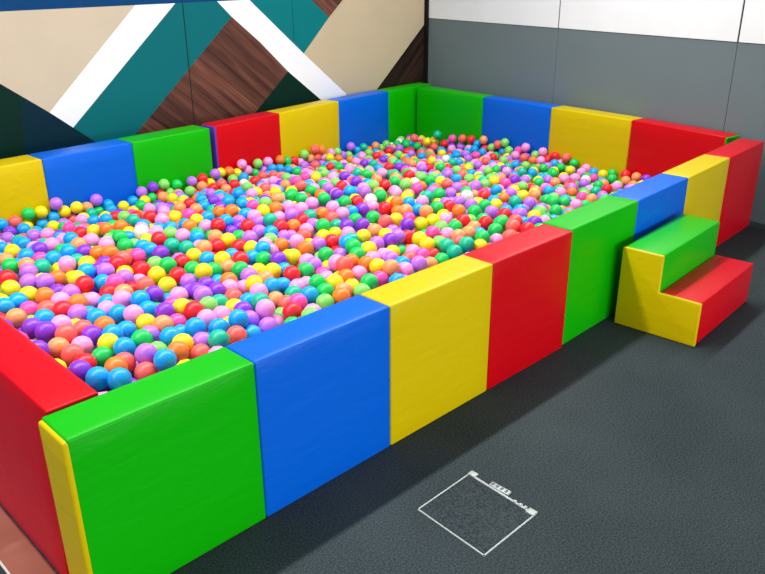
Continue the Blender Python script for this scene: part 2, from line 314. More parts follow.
REST = ("11829,27344,2644h;11837,6397,3581l;14588,8063,3745p;11625,29230,2337y;20163,29502,2301y;10126,10927,3943v;11672,31125,2026b;13453,29235,2338p;14709,30"
 "508,2202t;9354,30281,2280v;8690,28831,2394u;9940,23659,3268p;6143,18924,4090a;11584,17664,3947b;19820,20481,3885b;21531,6421,3745r;28103,23372,3377y;1"
 "3704,10519,3980y;24274,19293,4019g;32642,18630,3587r;5817,11730,3895b;8951,14529,4092y;9285,13840,3766p;8656,11624,3963g;6817,12011,4039b;7480,7207,39"
 "80b;11823,11147,3767b;12289,9695,3776p;21011,8222,3578g;19450,7878,3924p;13693,31235,1852c;10679,31084,2139y;12442,31145,2316b;13599,27778,2546b;16320"
 ",31366,2287b;17016,30563,2188y;17260,27386,2633p;16586,24286,3239p;17909,24662,3162a;17614,22218,3626a;16272,20794,3916h;19923,22199,3630b;20611,19215"
 ",4022l;18201,16583,3978u;16230,13395,3940p;14739,9895,3895b;27611,14992,4061p;25419,15027,4063w;19643,10458,4062t;25686,9219,4029p;20926,7233,3892p;19"
 "920,6561,3950c;19960,23920,3314v;31459,31995,1899b;22199,22826,3517p;37752,14048,2858h;44565,11808,1929u;18396,18177,4025b;25380,18918,4041u;28555,169"
 "26,4010r;24668,15426,4048r;22055,12745,4096g;20263,12454,3769y;26855,26701,2756p;37279,32509,1725y;28119,21583,3719p;41119,13514,2347g;5917,6256,4140l"
 ";17562,8201,4027o;16526,7891,3538y;15829,6283,3776y;15410,7546,3930p;9194,31009,2629b;15560,31328,1975g;7228,25631,2970b;5969,21231,3792a;14133,27170,"
 "2693b;19061,25396,3017r;14085,19126,4028b;19786,19347,4009h;18442,17359,4104p;20980,17384,4085p;17477,14531,4030b;17782,13783,3876u;14273,13582,3805b;"
 "27819,18891,4001v;27804,17260,4051l;19898,14794,4095r;19921,13917,4026u;19172,13574,3990p;21503,9792,4030y;26615,12930,4046b;27263,12426,4098p;29640,9"
 "527,3942g;30423,9289,3863y;24361,8365,4095l;25992,7388,3937a;23747,5176,3984y;21303,5621,3762g;18947,31497,2620u;23112,31706,2535u;24709,31785,2063y;2"
 "3626,31193,2149a;22223,30563,2187l;19514,31206,2100g;20171,25758,2977b;24978,30626,2177c;28093,26746,2754l;26652,28775,2405r;42107,32644,1313l;30586,2"
 "0778,3631g;31636,20336,3608p;38636,20950,2604g;30410,12916,3864u;46043,19225,1797b;44457,16420,1936b;34647,10318,3349y;35236,8913,3210g;35640,7852,320"
 "8g;44865,10765,1918g;42260,9449,2259t;21355,13983,4067c;19850,31530,2779v;27554,32345,2206y;29355,32526,1829g;31364,30707,2038b;36426,33233,1752c;3561"
 "1,33145,1825a;33626,31499,1867u;26696,23825,3328h;25230,29343,2327r;23045,21407,3758y;34322,30928,1857c;34520,28209,2132g;40133,28792,1641v;36252,2313"
 "3,2706v;49699,29205,1961h;43648,27548,1528b;42140,24967,1878y;32784,16770,3537g;33839,13716,3450u;46904,17042,1749g;45803,15364,1822g;44765,13665,1913"
 "p;35805,10197,3176a;38976,10261,2689p;39889,9958,2563o;35281,6740,3336p;8488,13070,3822r;20875,9304,3814r;18281,9792,3741u;18626,7819,3987p;14801,3129"
 "0,2439a;7335,20332,3692h;18198,31460,2113b;17756,29482,2302g;16125,30581,2135b;15046,26556,2789l;16121,19743,3857y;13202,19078,3999p;12461,18790,3786y"
 ";19064,23679,3205b;17682,17807,3852u;17228,17125,3776v;15830,15136,4033g;16968,13899,3889l;18496,14105,3626u;16005,12608,3855p;27463,20593,3658l;26258"
 ",18576,4061r;29823,17279,3914g;22616,18177,4081g;24960,14374,3867p;20959,15419,3971t;19443,12487,3816y;18542,13047,3947c;29102,11115,3970u;29088,10136"
 ",3974u;24804,11239,3874h;23967,6813,4083a;25568,6693,3823b;23274,6206,4065c;22644,6992,3997l;19148,6280,3994b;20482,5670,3756a;25507,5448,3784p;21146,"
 "31607,2080l;21815,31641,2557g;20086,30621,2184a;24336,29120,2189a;30818,32672,2496p;32111,32738,2408o;32885,32853,2157g;31025,29195,2212g;37272,33317,"
 "1573p;27178,30945,2204b;26426,31270,2132l;24629,26818,2739l;24116,24003,3296c;22347,24621,3171b;44246,32172,1213r;43356,30043,1344l;46707,32353,1399g;"
 "41410,30990,1402r;37849,29716,1716p;35912,23878,2638r;30957,22123,3413t;30061,19252,3640a;49933,28160,2088c;48550,28275,1303p;49938,28360,1291u;46981,"
 "24155,1632h;42989,20740,2065u;39134,24483,2217a;32824,17675,3588l;34791,16126,3357b;41210,18347,2333l;42557,18548,2153g;31888,11347,3701r;49683,22620,"
 "1881l;49053,21446,1735p;48894,19486,1639o;48194,16263,1705g;43837,16983,2003t;40627,14446,2415u;38015,12767,2814l;38473,10908,2759b;34896,8175,3341g;4"
 "9496,14660,1686p;22986,14081,4056b;20761,31570,2810l;25233,31799,2697u;25973,32182,2579y;26787,32264,2494o;28635,32454,2220p;29744,32564,2553l;34966,3"
 "3087,2332l;28455,30228,2188c;25969,24165,3126a;40834,33673,1965u;37983,32115,1566o;45831,34132,1295l;37241,28102,1933v;29093,21454,3649v;49150,29687,1"
 "479r;49900,26332,1852b;49882,25439,1546r;44301,29426,1344u;46165,27391,1419y;45968,25540,1578b;47170,22433,1710r;45201,21670,1842c;42129,22737,2092t;4"
 "2939,22690,1957b;40415,19662,2454y;36006,17955,3124u;32971,15969,3557y;32748,15177,3575c;35602,14209,3187l;34453,12371,3363b;48003,15206,1709y;46783,2"
 "0993,1754l;42803,17682,2123p;45772,13368,1827p;42980,13959,2100u;39905,14821,2535v;32477,10275,3640o;47015,12439,1745h;47905,11364,1721g;38671,8382,27"
 "97h;49122,9981,1888a;38555,7570,2853a;4779,10696,3991y;9069,10956,3718b;8123,10324,3767g;8650,9756,4042h;9385,6616,3915y;11169,5917,3599p;20251,8038,3"
 "834y;18639,10514,3577r;16959,9289,3550y;8294,15896,4047v;15380,28466,2287r;14079,20462,3639b;8912,16438,4072v;13816,15829,3812p;16934,19856,3822b;1645"
 "6,16817,3752v;21073,13240,3852t;20530,11688,3902p;27780,10758,4047r;20325,31565,2109r;24064,31752,2571r;18762,30862,2132y;22160,27697,2579u;25590,3181"
 "1,1954b;30251,32615,1891u;36212,33178,2550c;33691,32959,2028r;34442,33034,1701p;28511,25122,3023h;29123,29750,2214c;33087,25381,2682p;42582,33848,1575"
 "t;41665,33756,1439b;44301,34015,1403a;38296,30944,1600o;40285,31577,1440p;37387,27161,2068t;47404,31565,1232g;47826,30733,1726y;48804,30709,1692y;4826"
 "1,31117,1143p;48319,30256,1206c;46766,25162,1621u;37705,21340,2705r;36820,21213,2837u;38611,19341,2687l;37407,14797,2910y;49866,24651,1783l;49795,2317"
 "2,2487l;49805,21651,1999h;49775,20899,2415p;48931,20448,1699c;49660,17819,2169r;48839,17276,1744b;42547,13034,2158a;48697,14589,1505p;44114,9628,2041r"
 ";26305,29651,2106w;39720,33562,1352u;40525,33643,1203l;34284,28991,2038r;45872,32402,1154u;30387,25149,2923l;49914,27092,2167r;49886,25637,2346a;37043"
 ",17459,2970c;39358,18468,2451b;36159,16061,3106l;49840,23374,1591b;49768,19829,1903l;49753,19114,2309p;49597,16675,2226c;49647,17212,1605p;49567,15853"
 ",1897g;46570,18552,1764l;34602,11279,3342u;45499,9612,1914p;16123,9841,3994p;16380,8709,3476v;15780,8274,3832h;19891,16956,3776p;25362,12661,3851o;265"
 "41,12144,3811b;24172,30546,2031r;28090,32372,2830p;30658,31923,2071b;37006,33290,2364o;38213,33383,1864p;39026,33478,1785l;45047,34060,1058l;35343,244"
 "64,2534b;48706,30216,2343t;49183,26099,1524b;46078,24289,1475u;48608,24719,1559b;43583,24690,1785w;32773,14361,3476u;49825,23938,2190c;49789,20854,159"
 "4u;48908,18674,1771p;49717,18520,1742r;48635,12608,1721y;48032,10264,1747a;8130,17768,4061t;47325,31891,1983c;48772,13502,1694b;49352,12206,1709g;9202"
 ",2648,4409u;14839,2953,4300v;3391,15989,4471t;5158,30471,2400u;48584,6545,2186r;6809,2783,4508t;11574,3345,4332v;3925,18198,4364o;29334,5755,4182y;262"
 "30,3529,4299p;25772,2766,4299p;26714,2784,4294y;3995,20282,4136l;43187,6956,2494u;32137,3439,3960v;4591,22809,3725b;41074,4045,2881v;29742,3369,4163y;"
 "4361,21808,3899p;5652,26155,3069u;48947,32738,1299p;42003,3900,2782w;6416,28084,2716y;40652,10424,2641u;4357,28513,2647r;45823,5333,2374y;23844,3301,4"
 "298b;44167,4957,2521y;5112,27930,2742p;37365,24812,2559l;39020,2979,3153t;48182,31965,1314r;39352,4316,3078t;10604,2266,4357c;7885,28971,2578r;48635,8"
 "922,2012v;3551,24790,3339g;2405,13865,4576v;34097,4588,3733b;12945,3082,4303b;27703,5871,4265c;47360,7673,2128r;6777,30764,2371r;36437,4833,3435p;4354"
 "6,3243,2647l;47407,33071,1309g;37997,6273,3180g;34529,3269,3699u;26987,4553,4285r;21358,2486,4295p;36518,3549,3453y;2626,27891,2746g;2645,19152,4279p;"
 "18781,2262,4295b;22588,2492,4295u;47885,4234,2345b;5159,25010,3293b;40113,3724,3000r;7639,30054,2437v;45391,6314,2334u;5123,29095,2557a;2814,23750,354"
 "1b;6924,27257,2856p;49809,33212,1294y;44437,28266,1621c;42246,6252,2635b;19625,2921,4293g;38281,3711,3225l;38639,4907,3143g;3971,30289,2410r;33411,319"
 "7,3823v;28453,2475,4232r;46309,3978,2415l;4092,26855,2928g;4846,26440,3007l;2644,18275,4359b;46637,5520,2310p;28285,4999,4236v;8026,2575,4448r;44682,5"
 "627,2431r;29095,6544,4187u;7460,3305,4471b;2823,29739,2469c;41822,5158,2740u;48432,5627,2245a;44587,6957,2350g;27331,3393,4272c;2814,26267,3039r;49958"
 ",29895,1389b;2724,24805,3329p;39602,5770,2980a;25247,3679,4289r;17366,2516,4289u;4219,2675,4601y;48724,33822,1289a;2710,16454,4448v;42853,4178,2673w;2"
 "473,22776,3720h;24591,2728,4288g;31467,2737,4016t;42804,5451,2614y;40293,6488,2854b;2637,15175,4506y;5288,22372,3792b;2931,28715,2605v;40298,4972,2925"
 "l;48139,34410,1291l;2890,19949,4171h;47456,5714,2257b;49593,32218,1293l;49190,10952,1901r;7045,28794,2592g;42581,3131,2732r;16686,3463,4285u;5963,2466"
 "3,3352y;35419,4426,3562c;31075,4559,4037o;2888,21881,3872b;6771,29607,2478b;3015,30631,2369p;15706,3486,4283r;45225,4528,2446v;28366,7093,4219r;30134,"
 "11329,4078w;43593,26479,1812g;18506,3125,4282y;5497,2322,4545p;2952,17430,4397c;20506,2519,4281u;37152,4283,3343b;3469,22794,3708u;46342,6421,2251r;39"
 "01,25647,3150u;44350,7794,2304p;44942,3315,2514y;36864,23788,2729t;35368,3256,3581c;46046,7762,2171p;28556,3601,4211b;43944,4144,2561v;11844,2532,4302"
 "p;10542,3274,4337p;37143,5808,3293l;42867,25735,1925c;47405,33906,1289w;13807,2556,4275a;8324,30561,2365b;47412,3439,2372y;25375,4515,4273c;16157,2245"
 ",4271c;2973,2799,4624r;30580,6180,4055l;3361,21053,3992y;5881,29647,2458g;49324,34428,1268v;37835,2867,3270c;20903,3769,4266b;5432,3194,4531l;32622,43"
 "27,3869y;3452,27836,2724y;29271,2559,4159u;49406,31140,1302u;4515,19480,4201b;2415,21174,3964y;4233,23913,3475l;32672,2797,3870r;37970,25466,2372g;370"
 "6,19085,4245c;41065,3013,2869u;3651,16984,4381y;19148,26269,3004y;27553,2404,4229b;5708,27084,2847l;30500,3006,4060b;46613,33458,1280g;48290,7390,2076"
 "p;47428,6573,2158p;17805,3774,4246u;5432,23525,3536l;22264,3353,4243h;31313,3575,3981r;28016,12747,4189t;41469,5939,2688y;4778,20957,3972t;39258,26788"
 ",2066y;43501,6134,2447y;38685,26149,2192p;45187,7506,2204v;46712,8253,2050y;13630,3644,4228l;3595,29202,2475r;38727,5880,3022u;40107,27736,1868o;37690"
 ",5193,3176p;29993,4224,4053r;6570,26230,2963r;17139,25520,3101u;31763,5093,3878b;47107,4761,2237v;29093,4924,4087p;41072,6762,2636r;44376,27126,1606p;"
 "39271,6595,2873b;41306,11060,2406c;43285,19362,2124p;7652,27948,2605l;42114,7150,2463c;39614,8804,2707l;47866,8329,1921v;38201,15112,2835a;46899,28023"
 ",1397b;36278,14907,3133t;35769,5366,3347g;9449,3419,4234y;30566,17923,3882a;27754,4308,4100g;11927,4541,4155l;29459,25640,2912p;15114,25115,3103r;2728"
 "7,13722,4101y;37872,22287,2623p;49265,28884,1280v;40009,25803,1995o;44834,30491,1263r;23801,2486,4102y;2403,6973,4470y;39901,24840,2099g;20967,27356,2"
 "638b;40727,26775,1803c;38273,28577,1795u;4643,29771,2262p;49365,26916,1393p;11137,4087,4128g;2552,3669,4448p;33492,19586,3400g;30435,27050,2550p;33872"
 ",17419,3424l;41885,14101,2221y;25920,19940,3932g;47934,22754,1648g;21697,4193,4070p;3224,26970,2678b;29012,22447,3462g;38840,23069,2364p;47475,25649,1"
 "474t;30935,12056,3771h;42086,11218,2182h;33875,26286,2422h;21028,30024,2199u;20429,26655,2727o;4591,3383,4350o;39021,15608,2614p;34657,5208,3407r;4337"
 "0,7741,2175h;45226,29188,1270r;43586,18564,1980v;39229,21567,2435y;31392,6883,3747t;30058,5495,3875g;36577,10786,2995y;46676,7117,1944v;29612,7120,389"
 "7u;43523,14879,1983b;30843,25815,2710g;45613,14278,1778y;45132,27906,1360g;5880,30758,2109r;34996,30222,1804b;3429,14912,4246y;41126,28689,1517b;19743"
 ",27229,2597p;45399,16960,1787y;45245,8327,1942v;6243,25352,2958v;2403,10264,4396h;39942,7465,2592u;45754,3301,2205b;35023,29364,1875b;37011,15793,2895"
 "y;3732,3423,4348g;33179,4927,3554b;24584,24946,3029p;17733,26295,2761u;45992,31098,1104r;30089,14124,3815u;20721,24294,3156u;38119,24586,2227o;25054,1"
 "9962,3870p;41299,29746,1398b;31499,21485,3361a;40975,15695,2278c;31196,18599,3665r;31866,22834,3124y;28513,5887,3934b;34718,4019,3373t;16197,4183,3999"
 "b;41296,20332,2176r;20709,23325,3327b;38001,16494,2718t;41132,26052,1752o;40585,9336,2385c;4332,24732,3049u;34489,26803,2228p;39059,29396,1557r;23349,"
 "20070,3836g;29618,26420,2619v;47663,28795,1172b;35407,28542,1913v;46238,11102,1695a;8461,3238,4125h;15992,27386,2524h;38811,25344,2029b;37395,3542,302"
 "6y;8479,26414,2699b;46665,20015,1643c;10145,24641,3048b;31787,27066,2364b;41323,27309,1581r;41024,5058,2518t;39039,11495,2533h;28569,27888,2375h;18413"
 ",4317,3964a;48231,23535,1497p;10619,19751,3844p;32436,27807,2191y;19788,3812,3960p;47969,21401,1567u;8136,22813,3381b;34145,20237,3139y;18016,27689,24"
 "37g;21464,20391,3757v;36847,2862,3077y;23079,3522,3950a;48184,3524,2026g;7428,26466,2809p;42854,11845,2120r;44749,20101,1898h;29102,24512,3113l;13545,"
 "21319,3773b;21501,25529,2989b;40988,23183,2147p;40612,7948,2544u;27625,6693,4060g;46264,22449,1741p;30923,27970,2382p;37552,11331,2881a;44177,19318,19"
 "48y;11565,24953,3093u;13110,20578,3863p;31597,29841,2087b;2400,11736,4426v;39687,30099,1542l;48219,33143,1080b;45974,12524,1788w;17238,4763,4074b;4237"
 "4,31279,1309c;44475,25142,1663b;26892,17243,4060p;10011,28318,2449g;40239,22468,2265l;44920,32776,1149u;36049,12056,3090y;46473,30068,1189t;30574,7653"
 ",3838b;31885,12817,3671g;21525,28332,2439r;33398,4134,3584h;41753,16198,2225b;22909,23292,3396y;39783,10991,2516t;5749,3947,4311y;14691,3839,4055b;670"
 "3,3581,4263l;6069,28766,2361y;47860,17280,1667u;29809,22832,3335r;40874,32256,1340p;32780,23859,2915a;37155,18938,2874u;13890,29963,2198y;12681,3925,4"
 "054v;36412,29758,1761p;39470,19640,2497c;33692,16599,3418b;12412,29570,2242u;29806,8043,3879b;28291,11475,3973u;46204,28883,1248a;31707,28560,2201r;43"
 "745,21681,1901p;14405,28014,2465y;32034,19441,3550g;35145,27601,2101l;34735,14325,3259u;11948,28332,2410g;31431,10250,3700b;46422,10030,1765l;29026,28"
 "610,2311a;15712,26023,2827o;41449,14955,2235p;33023,28499,2121g;32194,31192,1892a;41300,9860,2298g;45025,19214,1812t;36076,30636,1694l;27287,24561,309"
 "8y;47215,9198,1760a;20365,28330,2402b;25233,25902,2845b;30509,24097,3035u;23566,4321,4022c;39767,23730,2155r;32606,11946,3539h;23932,22559,3490p;34409"
 ",18044,3285u;46480,15903,1699g;48328,26216,1379b;47049,26465,1385b;43693,23136,1810y;36720,8448,3001b;34917,31643,1698v;44422,15141,1860t;36075,6572,3"
 "149g;28588,13404,3928l;43359,33928,1161o;21390,30818,2080a;22262,26755,2665l;41843,19165,2145p;26511,20503,3796p;42130,20934,2064l;10478,25429,2920v;4"
 "5793,33232,1057a;39256,31442,1418b;30479,16787,3765y;42362,28145,1458b;13079,24068,3187g;22878,25516,2898b;8804,27468,2525t;18687,21218,3692v;32312,29"
 "233,2037p;32867,22913,3007p;16617,28470,2351y;27374,7857,3970g;7258,4247,4181p;30912,14573,3711c;26322,9916,3990y;33120,5856,3520c;36448,25266,2280c;8"
 "772,23429,3295t;15144,19371,3899b;8544,20438,3789g;50006,34059,983a;35235,18373,3120a;34129,24252,2657l;39859,11889,2417u;43254,32879,1137b;40262,1633"
 "0,2357a;37863,18047,2719l;40684,25068,1879o;34096,25378,2471u;8543,29663,2161v;45097,20832,1738b;2534,9293,4339p;32268,7339,3575u;43027,10413,1999p;42"
 "216,15275,2072g;44461,22101,1753o;47806,26942,1281p;33453,18440,3357a;29298,30628,1992b;47474,13297,1593g;36902,12771,2856h;24250,18335,3942o;24043,21"
 "020,3680y;35337,21536,2863h;44907,17893,1757a;48440,4818,1962l;38271,11868,2635t;33598,14621,3340c;30313,10573,3733y;47252,16253,1590y;10617,29418,216"
 "9b;18689,28834,2250v;28276,19675,3772c;26112,21809,3547b;35517,12948,3050p;12504,5101,3955p;38221,27518,1769h;33190,9878,3394b;27336,29687,2111o;38921"
 ",17406,2515y;23231,26389,2661r;46946,11633,1591b;22388,10126,3934u;33862,5488,3382y;32461,32028,1748g;34994,20595,2971p;16701,21914,3513c;30865,15866,"
 "3652o;27251,16172,3907a;25153,17887,3923p;37137,30516,1533g;2377,25440,2839p;31353,7973,3621u;12324,26131,2699o;42884,32088,1106y;44126,30948,1086u;20"
 "587,20789,3676y;27061,21374,3578u;37590,23700,2301v;26740,27706,2400p;14709,17460,3919g;43226,29184,1237y;28386,14655,3845a;35828,19065,2939r;46626,34"
 "222,945w;42384,27294,1449y;26107,4715,3914c;26037,27042,2516v;40083,20426,2250u;32402,20262,3315t;28381,15873,3840p;40241,18380,2284u;22202,28889,2202"
 "b;6173,22071,3465l;42394,30432,1185y;33025,10918,3376g;39036,12669,2468r;28003,25779,2720u;46324,9027,1699u;33631,8880,3319o;40514,12521,2244p;39455,1"
 "6664,2401l;44152,25967,1444u;47552,20143,1529v;46712,13868,1569p;40201,21543,2167r;31635,24541,2749y;12211,24416,3016b;41402,8314,2226g;42529,7963,210"
 "5g;25182,16155,3895y;36570,31349,1486b;4763,25553,2782u;22106,21196,3587o;4678,27226,2460r;35721,31707,1524u;16520,23117,3259a;11274,20709,3655l;36036"
 ",9415,2950g;7098,21874,3477h;28853,26972,2447p;4984,24051,3074p;32247,30345,1807u;33437,20911,3092u;22964,29640,2071u;43797,12599,1794c;48801,15570,14"
 "81v;37496,26054,1960h;6095,20174,3724b;20802,21922,3457b;47747,24860,1341p;22576,4399,3873r;41441,11869,2079l;27092,19264,3778p;41948,24092,1748t;4892"
 "0,22236,1452y;43926,13921,1767c;42143,10387,2006a;48405,29430,994b;33740,12815,3230r;13349,4373,3865g;29751,29028,2054u;10524,21751,3469p;13011,25580,"
 "2744c;11870,21433,3518g;37672,19561,2581b;15265,29669,2045y;24544,3529,3858o;32469,26421,2311o;8273,4181,4002v;14210,28875,2148b;14625,2231,3854u;4742"
 "2,32316,872b;34466,15210,3117h;30155,29986,1911h;46489,14790,1531g;35737,16987,2925r;37548,9859,2672l;46170,17367,1550r;9853,4111,3934p;45102,25689,13"
 "56l;6340,23692,3106b;22749,31247,1886o;8462,24210,3003p;35330,25484,2210b;5853,14740,4007v;31090,13544,3543l;36711,7615,2858b;31673,17217,3477w;38805,"
 "13599,2438a;23579,24561,2929g;44223,24093,1529p;10577,27538,2352c;18067,23053,3221b;41029,22341,1954y;33364,29320,1806a;15137,16667,3839g;24642,10270,"
 "3839r;18874,27685,2325v;3563,22032,3401r;33574,6700,3298a;41465,17283,2042u;34344,18965,3082g;12766,30317,1952a;14293,22541,3311t;27602,28226,2215l;15"
 "231,22111,3385y;48636,8206,1598r;36205,28773,1670r;39727,13266,2289o;35484,11123,2949p;28798,20382,3549p;35845,3894,3066a;11993,14814,3845u;46265,4734"
 ",1916a;36546,19834,2706u;26285,14069,3828y;40534,17114,2164g;45361,22695,1521p;26759,25703,2682v;47436,19327,1455t;40535,24084,1841y;31729,4335,3518y;"
 "28811,18819,3683b;7420,24105,3001c;2730,13228,4119r;30078,30816,1807b;46650,31684,871b;17273,20924,3555r;20841,18238,3805b;18821,19872,3685y;46793,231"
 "29,1415y;44175,6294,1959b;16224,29636,2009v;31741,25957,2404b;21665,18378,3798t;23418,18806,3773r;18631,21983,3385t;33237,7883,3294u;9354,24165,2980l;"
 "41332,12773,2036r;11547,18546,3792l;9159,24988,2815u;44409,8602,1781b;11225,4859,3853g;28131,17979,3748l;13832,25673,2676g;2419,4983,4178h;29357,11891"
 ",3670u;42264,29576,1148g;37497,8707,2669y;45834,6951,1768b;30982,5595,3557b;5155,21584,3439l;16205,11422,3800y;13593,24817,2836c;12872,21661,3422y;270"
 "76,22798,3214p;36006,27428,1820t;12640,27291,2354c;49194,24206,1291o;42523,16635,1859g;38571,20162,2353v;3541,23430,3101o;12231,20519,3579b;33062,2708"
 "8,2089p;24488,27515,2304b;39059,30563,1262o;7669,30793,1859c;43995,11028,1687v;19200,4505,3784y;16863,18483,3759b;47110,17998,1430g;36662,22379,2429p;"
 "39060,28340,1452y;31819,15543,3398b;23552,12846,3781y;4797,2271,4072y;30602,8548,3544b;20128,24890,2801l;11562,25720,2635r;32337,21161,3089a;38528,327"
 "24,1211h;35868,26077,2004y;25574,20637,3550l;45296,11393,1547l;36260,13604,2768h;40592,11379,2105g;36465,24369,2189l;33360,24499,2481c;43011,9498,1841"
 "v;43232,4911,2084g;9238,21261,3456g;42324,21699,1775a;45077,15954,1554l;32651,12752,3282a;48749,27471,1033p;35216,12087,2919y;23617,14942,3766c;48941,"
 "31802,782r;19556,9519,3764b;12638,2276,3774p;22121,11125,3762p;19097,18976,3708b;16190,25330,2695u;43963,20349,1633p;28002,2989,3720c;30752,19991,3365"
 "l;39629,3015,2540v;37010,6650,2766g;4694,20116,3618y;6229,2380,3992b;12765,28441,2118g;12974,17044,3760g;27597,5225,3730r;41110,33001,1028g;30928,2325"
 "9,2885u;28834,7537,3664h;20509,3187,3755r;39929,26737,1535v;29117,13962,3633b;9633,29107,2013c;13316,13964,3753r;41729,26546,1406r;21605,24723,2805b;1"
 "4460,4642,3749u;24783,22040,3309t;40956,21082,1940t;22872,28358,2119r;40400,29663,1197a;6067,17042,3834y;35395,15092,2870y;11752,30250,1866g;33730,113"
 "89,3114p;47763,12442,1363g;38115,26537,1704b;39917,32380,1091g;25473,27579,2247p;25053,23733,2993b;35133,19518,2843u;29005,3193,3652r;32553,21942,2927"
 "g;44800,12618,1551g;44773,31408,858g;27507,11648,3710g;27866,31120,1768l;27803,27381,2255p;47898,18280,1353a;47129,29566,877h;29701,20524,3373c;29735,"
 "27370,2188g;39460,5060,2474p;35277,26763,1910p;27297,8721,3711l;34129,21826,2754w;34530,13248,2985p;42911,26510,1303p;24063,16445,3728t;15391,2603,372"
 "8p;28629,12404,3641y;10718,17343,3745o;2522,15766,3919v;18932,24442,2836h;13495,23201,3077r;42997,3563,2117h;30134,21925,3134b;25621,25128,2698p;23095"
 ",22408,3220p;41833,3262,2244p;38670,4227,2590g;49211,30187,805a;10052,15305,3766r;5068,18368,3763h;43508,16140,1665g;48376,9496,1401v;2501,2367,4083y;"
 "9620,19449,3634l;28012,28965,1971v;14204,3130,3714y;3445,19619,3639b;40278,30559,1108y;18115,20648,3484p;9623,30922,1773r;20412,4500,3711l;33082,30070"
 ",1613o;42939,23598,1538g;19931,23115,3079v;34705,5956,3044g;5290,28392,2077g;33796,2753,3200g;2396,14550,3958c;19611,28029,2135y;9504,25978,2513r;2960"
 "7,23552,2877r;43528,28426,1069o;45529,18545,1453p;12440,12676,3719h;25489,10038,3706y;3235,4038,4052l;31507,9442,3370v;46562,3281,1842p;19191,22562,31"
 "75y;33630,15588,3087u;19692,2224,3703r;22190,20022,3552r;34895,22371,2566g;15407,20329,3516o;20580,14511,3702g;37230,20248,2453p;38462,21778,2175p;298"
 "66,2564,3558p;34283,9385,3016g;18292,2583,3700h;7315,18084,3738y;30591,3866,3498p;20787,19962,3552l;19120,29755,1872b;39180,27492,1450h;49375,16411,12"
 "94g;18981,15446,3694p;23527,8834,3693g;25161,2589,3693u;2631,7885,4055h;43135,30849,907p;23202,16025,3691b;45864,28146,966a;42870,19980,1685o;45609,19"
 "927,1423b;16620,10450,3689u;44782,3932,1913g;46330,21603,1360c;5731,27655,2179l;29268,19629,3452a;26954,14629,3675l;36705,11737,2611r;31001,11087,3396"
 "b;45589,26470,1107p;26112,17832,3682a;18005,5080,3684u;22933,27366,2227t;30407,6846,3478y;44421,18521,1528v;16122,3088,3683p;34755,16975,2904g;9685,23"
 "79,3772c;39209,7923,2326u;40671,5827,2233p;34079,29918,1536b;18230,12219,3678y;47697,27791,929r;45700,10465,1441b;42205,4469,2115u;43596,17712,1610c;1"
 "9733,11284,3675h;3758,26192,2437p;17513,28287,2058b;6330,29939,1828g;44797,14468,1483v;44041,33144,790o;36526,18441,2609p;11151,2701,3712y;47980,6313,"
 "1582r;23847,25325,2603u;34872,2728,3035v;16490,26576,2355u;4341,4091,3972v;13411,26690,2328b;19101,3383,3660o;3147,18760,3683g;29040,17717,3544u;21506"
 ",23030,3044a;35803,20770,2574b;46548,25876,1087b;39270,20656,2095o;46878,10573,1342l;27671,22045,3187y;2387,29157,1908v;17722,30394,1761p;18697,26716,"
 "2315g;22241,23820,2886u;37045,29117,1387y;17267,3188,3650g;15797,22714,3092l;21372,26259,2398l;37379,31390,1185t;26967,18054,3626b;16083,18909,3596b;3"
 "2033,25168,2350h;3483,2549,3981t;42659,33404,829o;34527,7329,2967u;49264,33341,639p;47664,5006,1650u;48401,32439,644h;44306,10250,1534b;28411,4230,357"
 "8g;35851,8600,2747p;23787,27082,2232b;14962,25748,2487v;28832,31231,1634g;7449,29355,1863v;6469,26721,2298u;48528,10734,1260y;19653,21086,3347h;14239,"
 "21600,3268y;38382,14359,2296l;13325,2767,3637y;34182,32227,1347l;46841,6280,1589o;19049,17032,3633l;20114,18581,3603c;43950,5508,1843b;33638,10493,302"
 "1c;36805,9186,2584b;18458,6918,3631g;28144,24077,2773p;26398,2336,3628v;8901,17282,3671r;39296,14215,2150p;41838,25569,1376p;14871,24299,2769t;7048,28"
 "102,2044u;5339,20616,3415v;22061,16085,3628u;38429,18577,2270t;49387,13108,1228a;37837,7745,2476y;26885,32287,1624v;47247,14451,1266u;44299,3119,1915b"
 ";41860,18199,1772y;41943,5745,2029r;11275,26685,2292a;23407,17880,3619u;17553,19082,3561y;38409,9145,2335p;11471,12278,3653g;46874,32914,645t;7213,225"
 "3,3812o;13748,11405,3621p;44755,26567,1075w;48578,11891,1223b;33496,22505,2625r;37389,13436,2438v;17368,31318,1654u;24042,11889,3619g;39806,15527,2062"
 "p;46074,20614,1315g;39729,4113,2358r;4627,23298,2952p;44892,5074,1774t;9994,16825,3648l;26039,28315,1997l;4329,18842,3624b;47423,3932,1693y;11132,2262"
 "1,3076b;41748,31655,869p;39531,22701,1873g;21974,21983,3183t;38238,6750,2444b;36711,26969,1636v;20936,29183,1860b;41169,7329,2019b;24631,4572,3609p;46"
 "43,30622,1695c;25128,8755,3609p;22352,11948,3608y;18380,25529,2502v;39968,8280,2129g;21646,17469,3606v;7671,14895,3715v;2434,30257,1726t;4749,15552,37"
 "68u;35141,32478,1257v;3828,15587,3783b;44510,22979,1341t;36262,5628,2741t;36440,32312,1173b;25317,26645,2277a;15401,4199,3601a;3956,17587,3700p;7965,2"
 "7010,2209l;34044,8093,2973a;22571,13411,3600b;7348,16684,3677y;29374,3990,3485g;20877,25194,2560y;5858,22859,3015y;16991,29093,1861c;25663,3359,3597l;"
 "8383,27982,2032p;23562,29074,1862v;35163,23375,2293t;11204,28104,2010o;21592,3298,3594b;8378,2352,3735h;25911,23051,2975p;16505,15344,3593y;32652,3656"
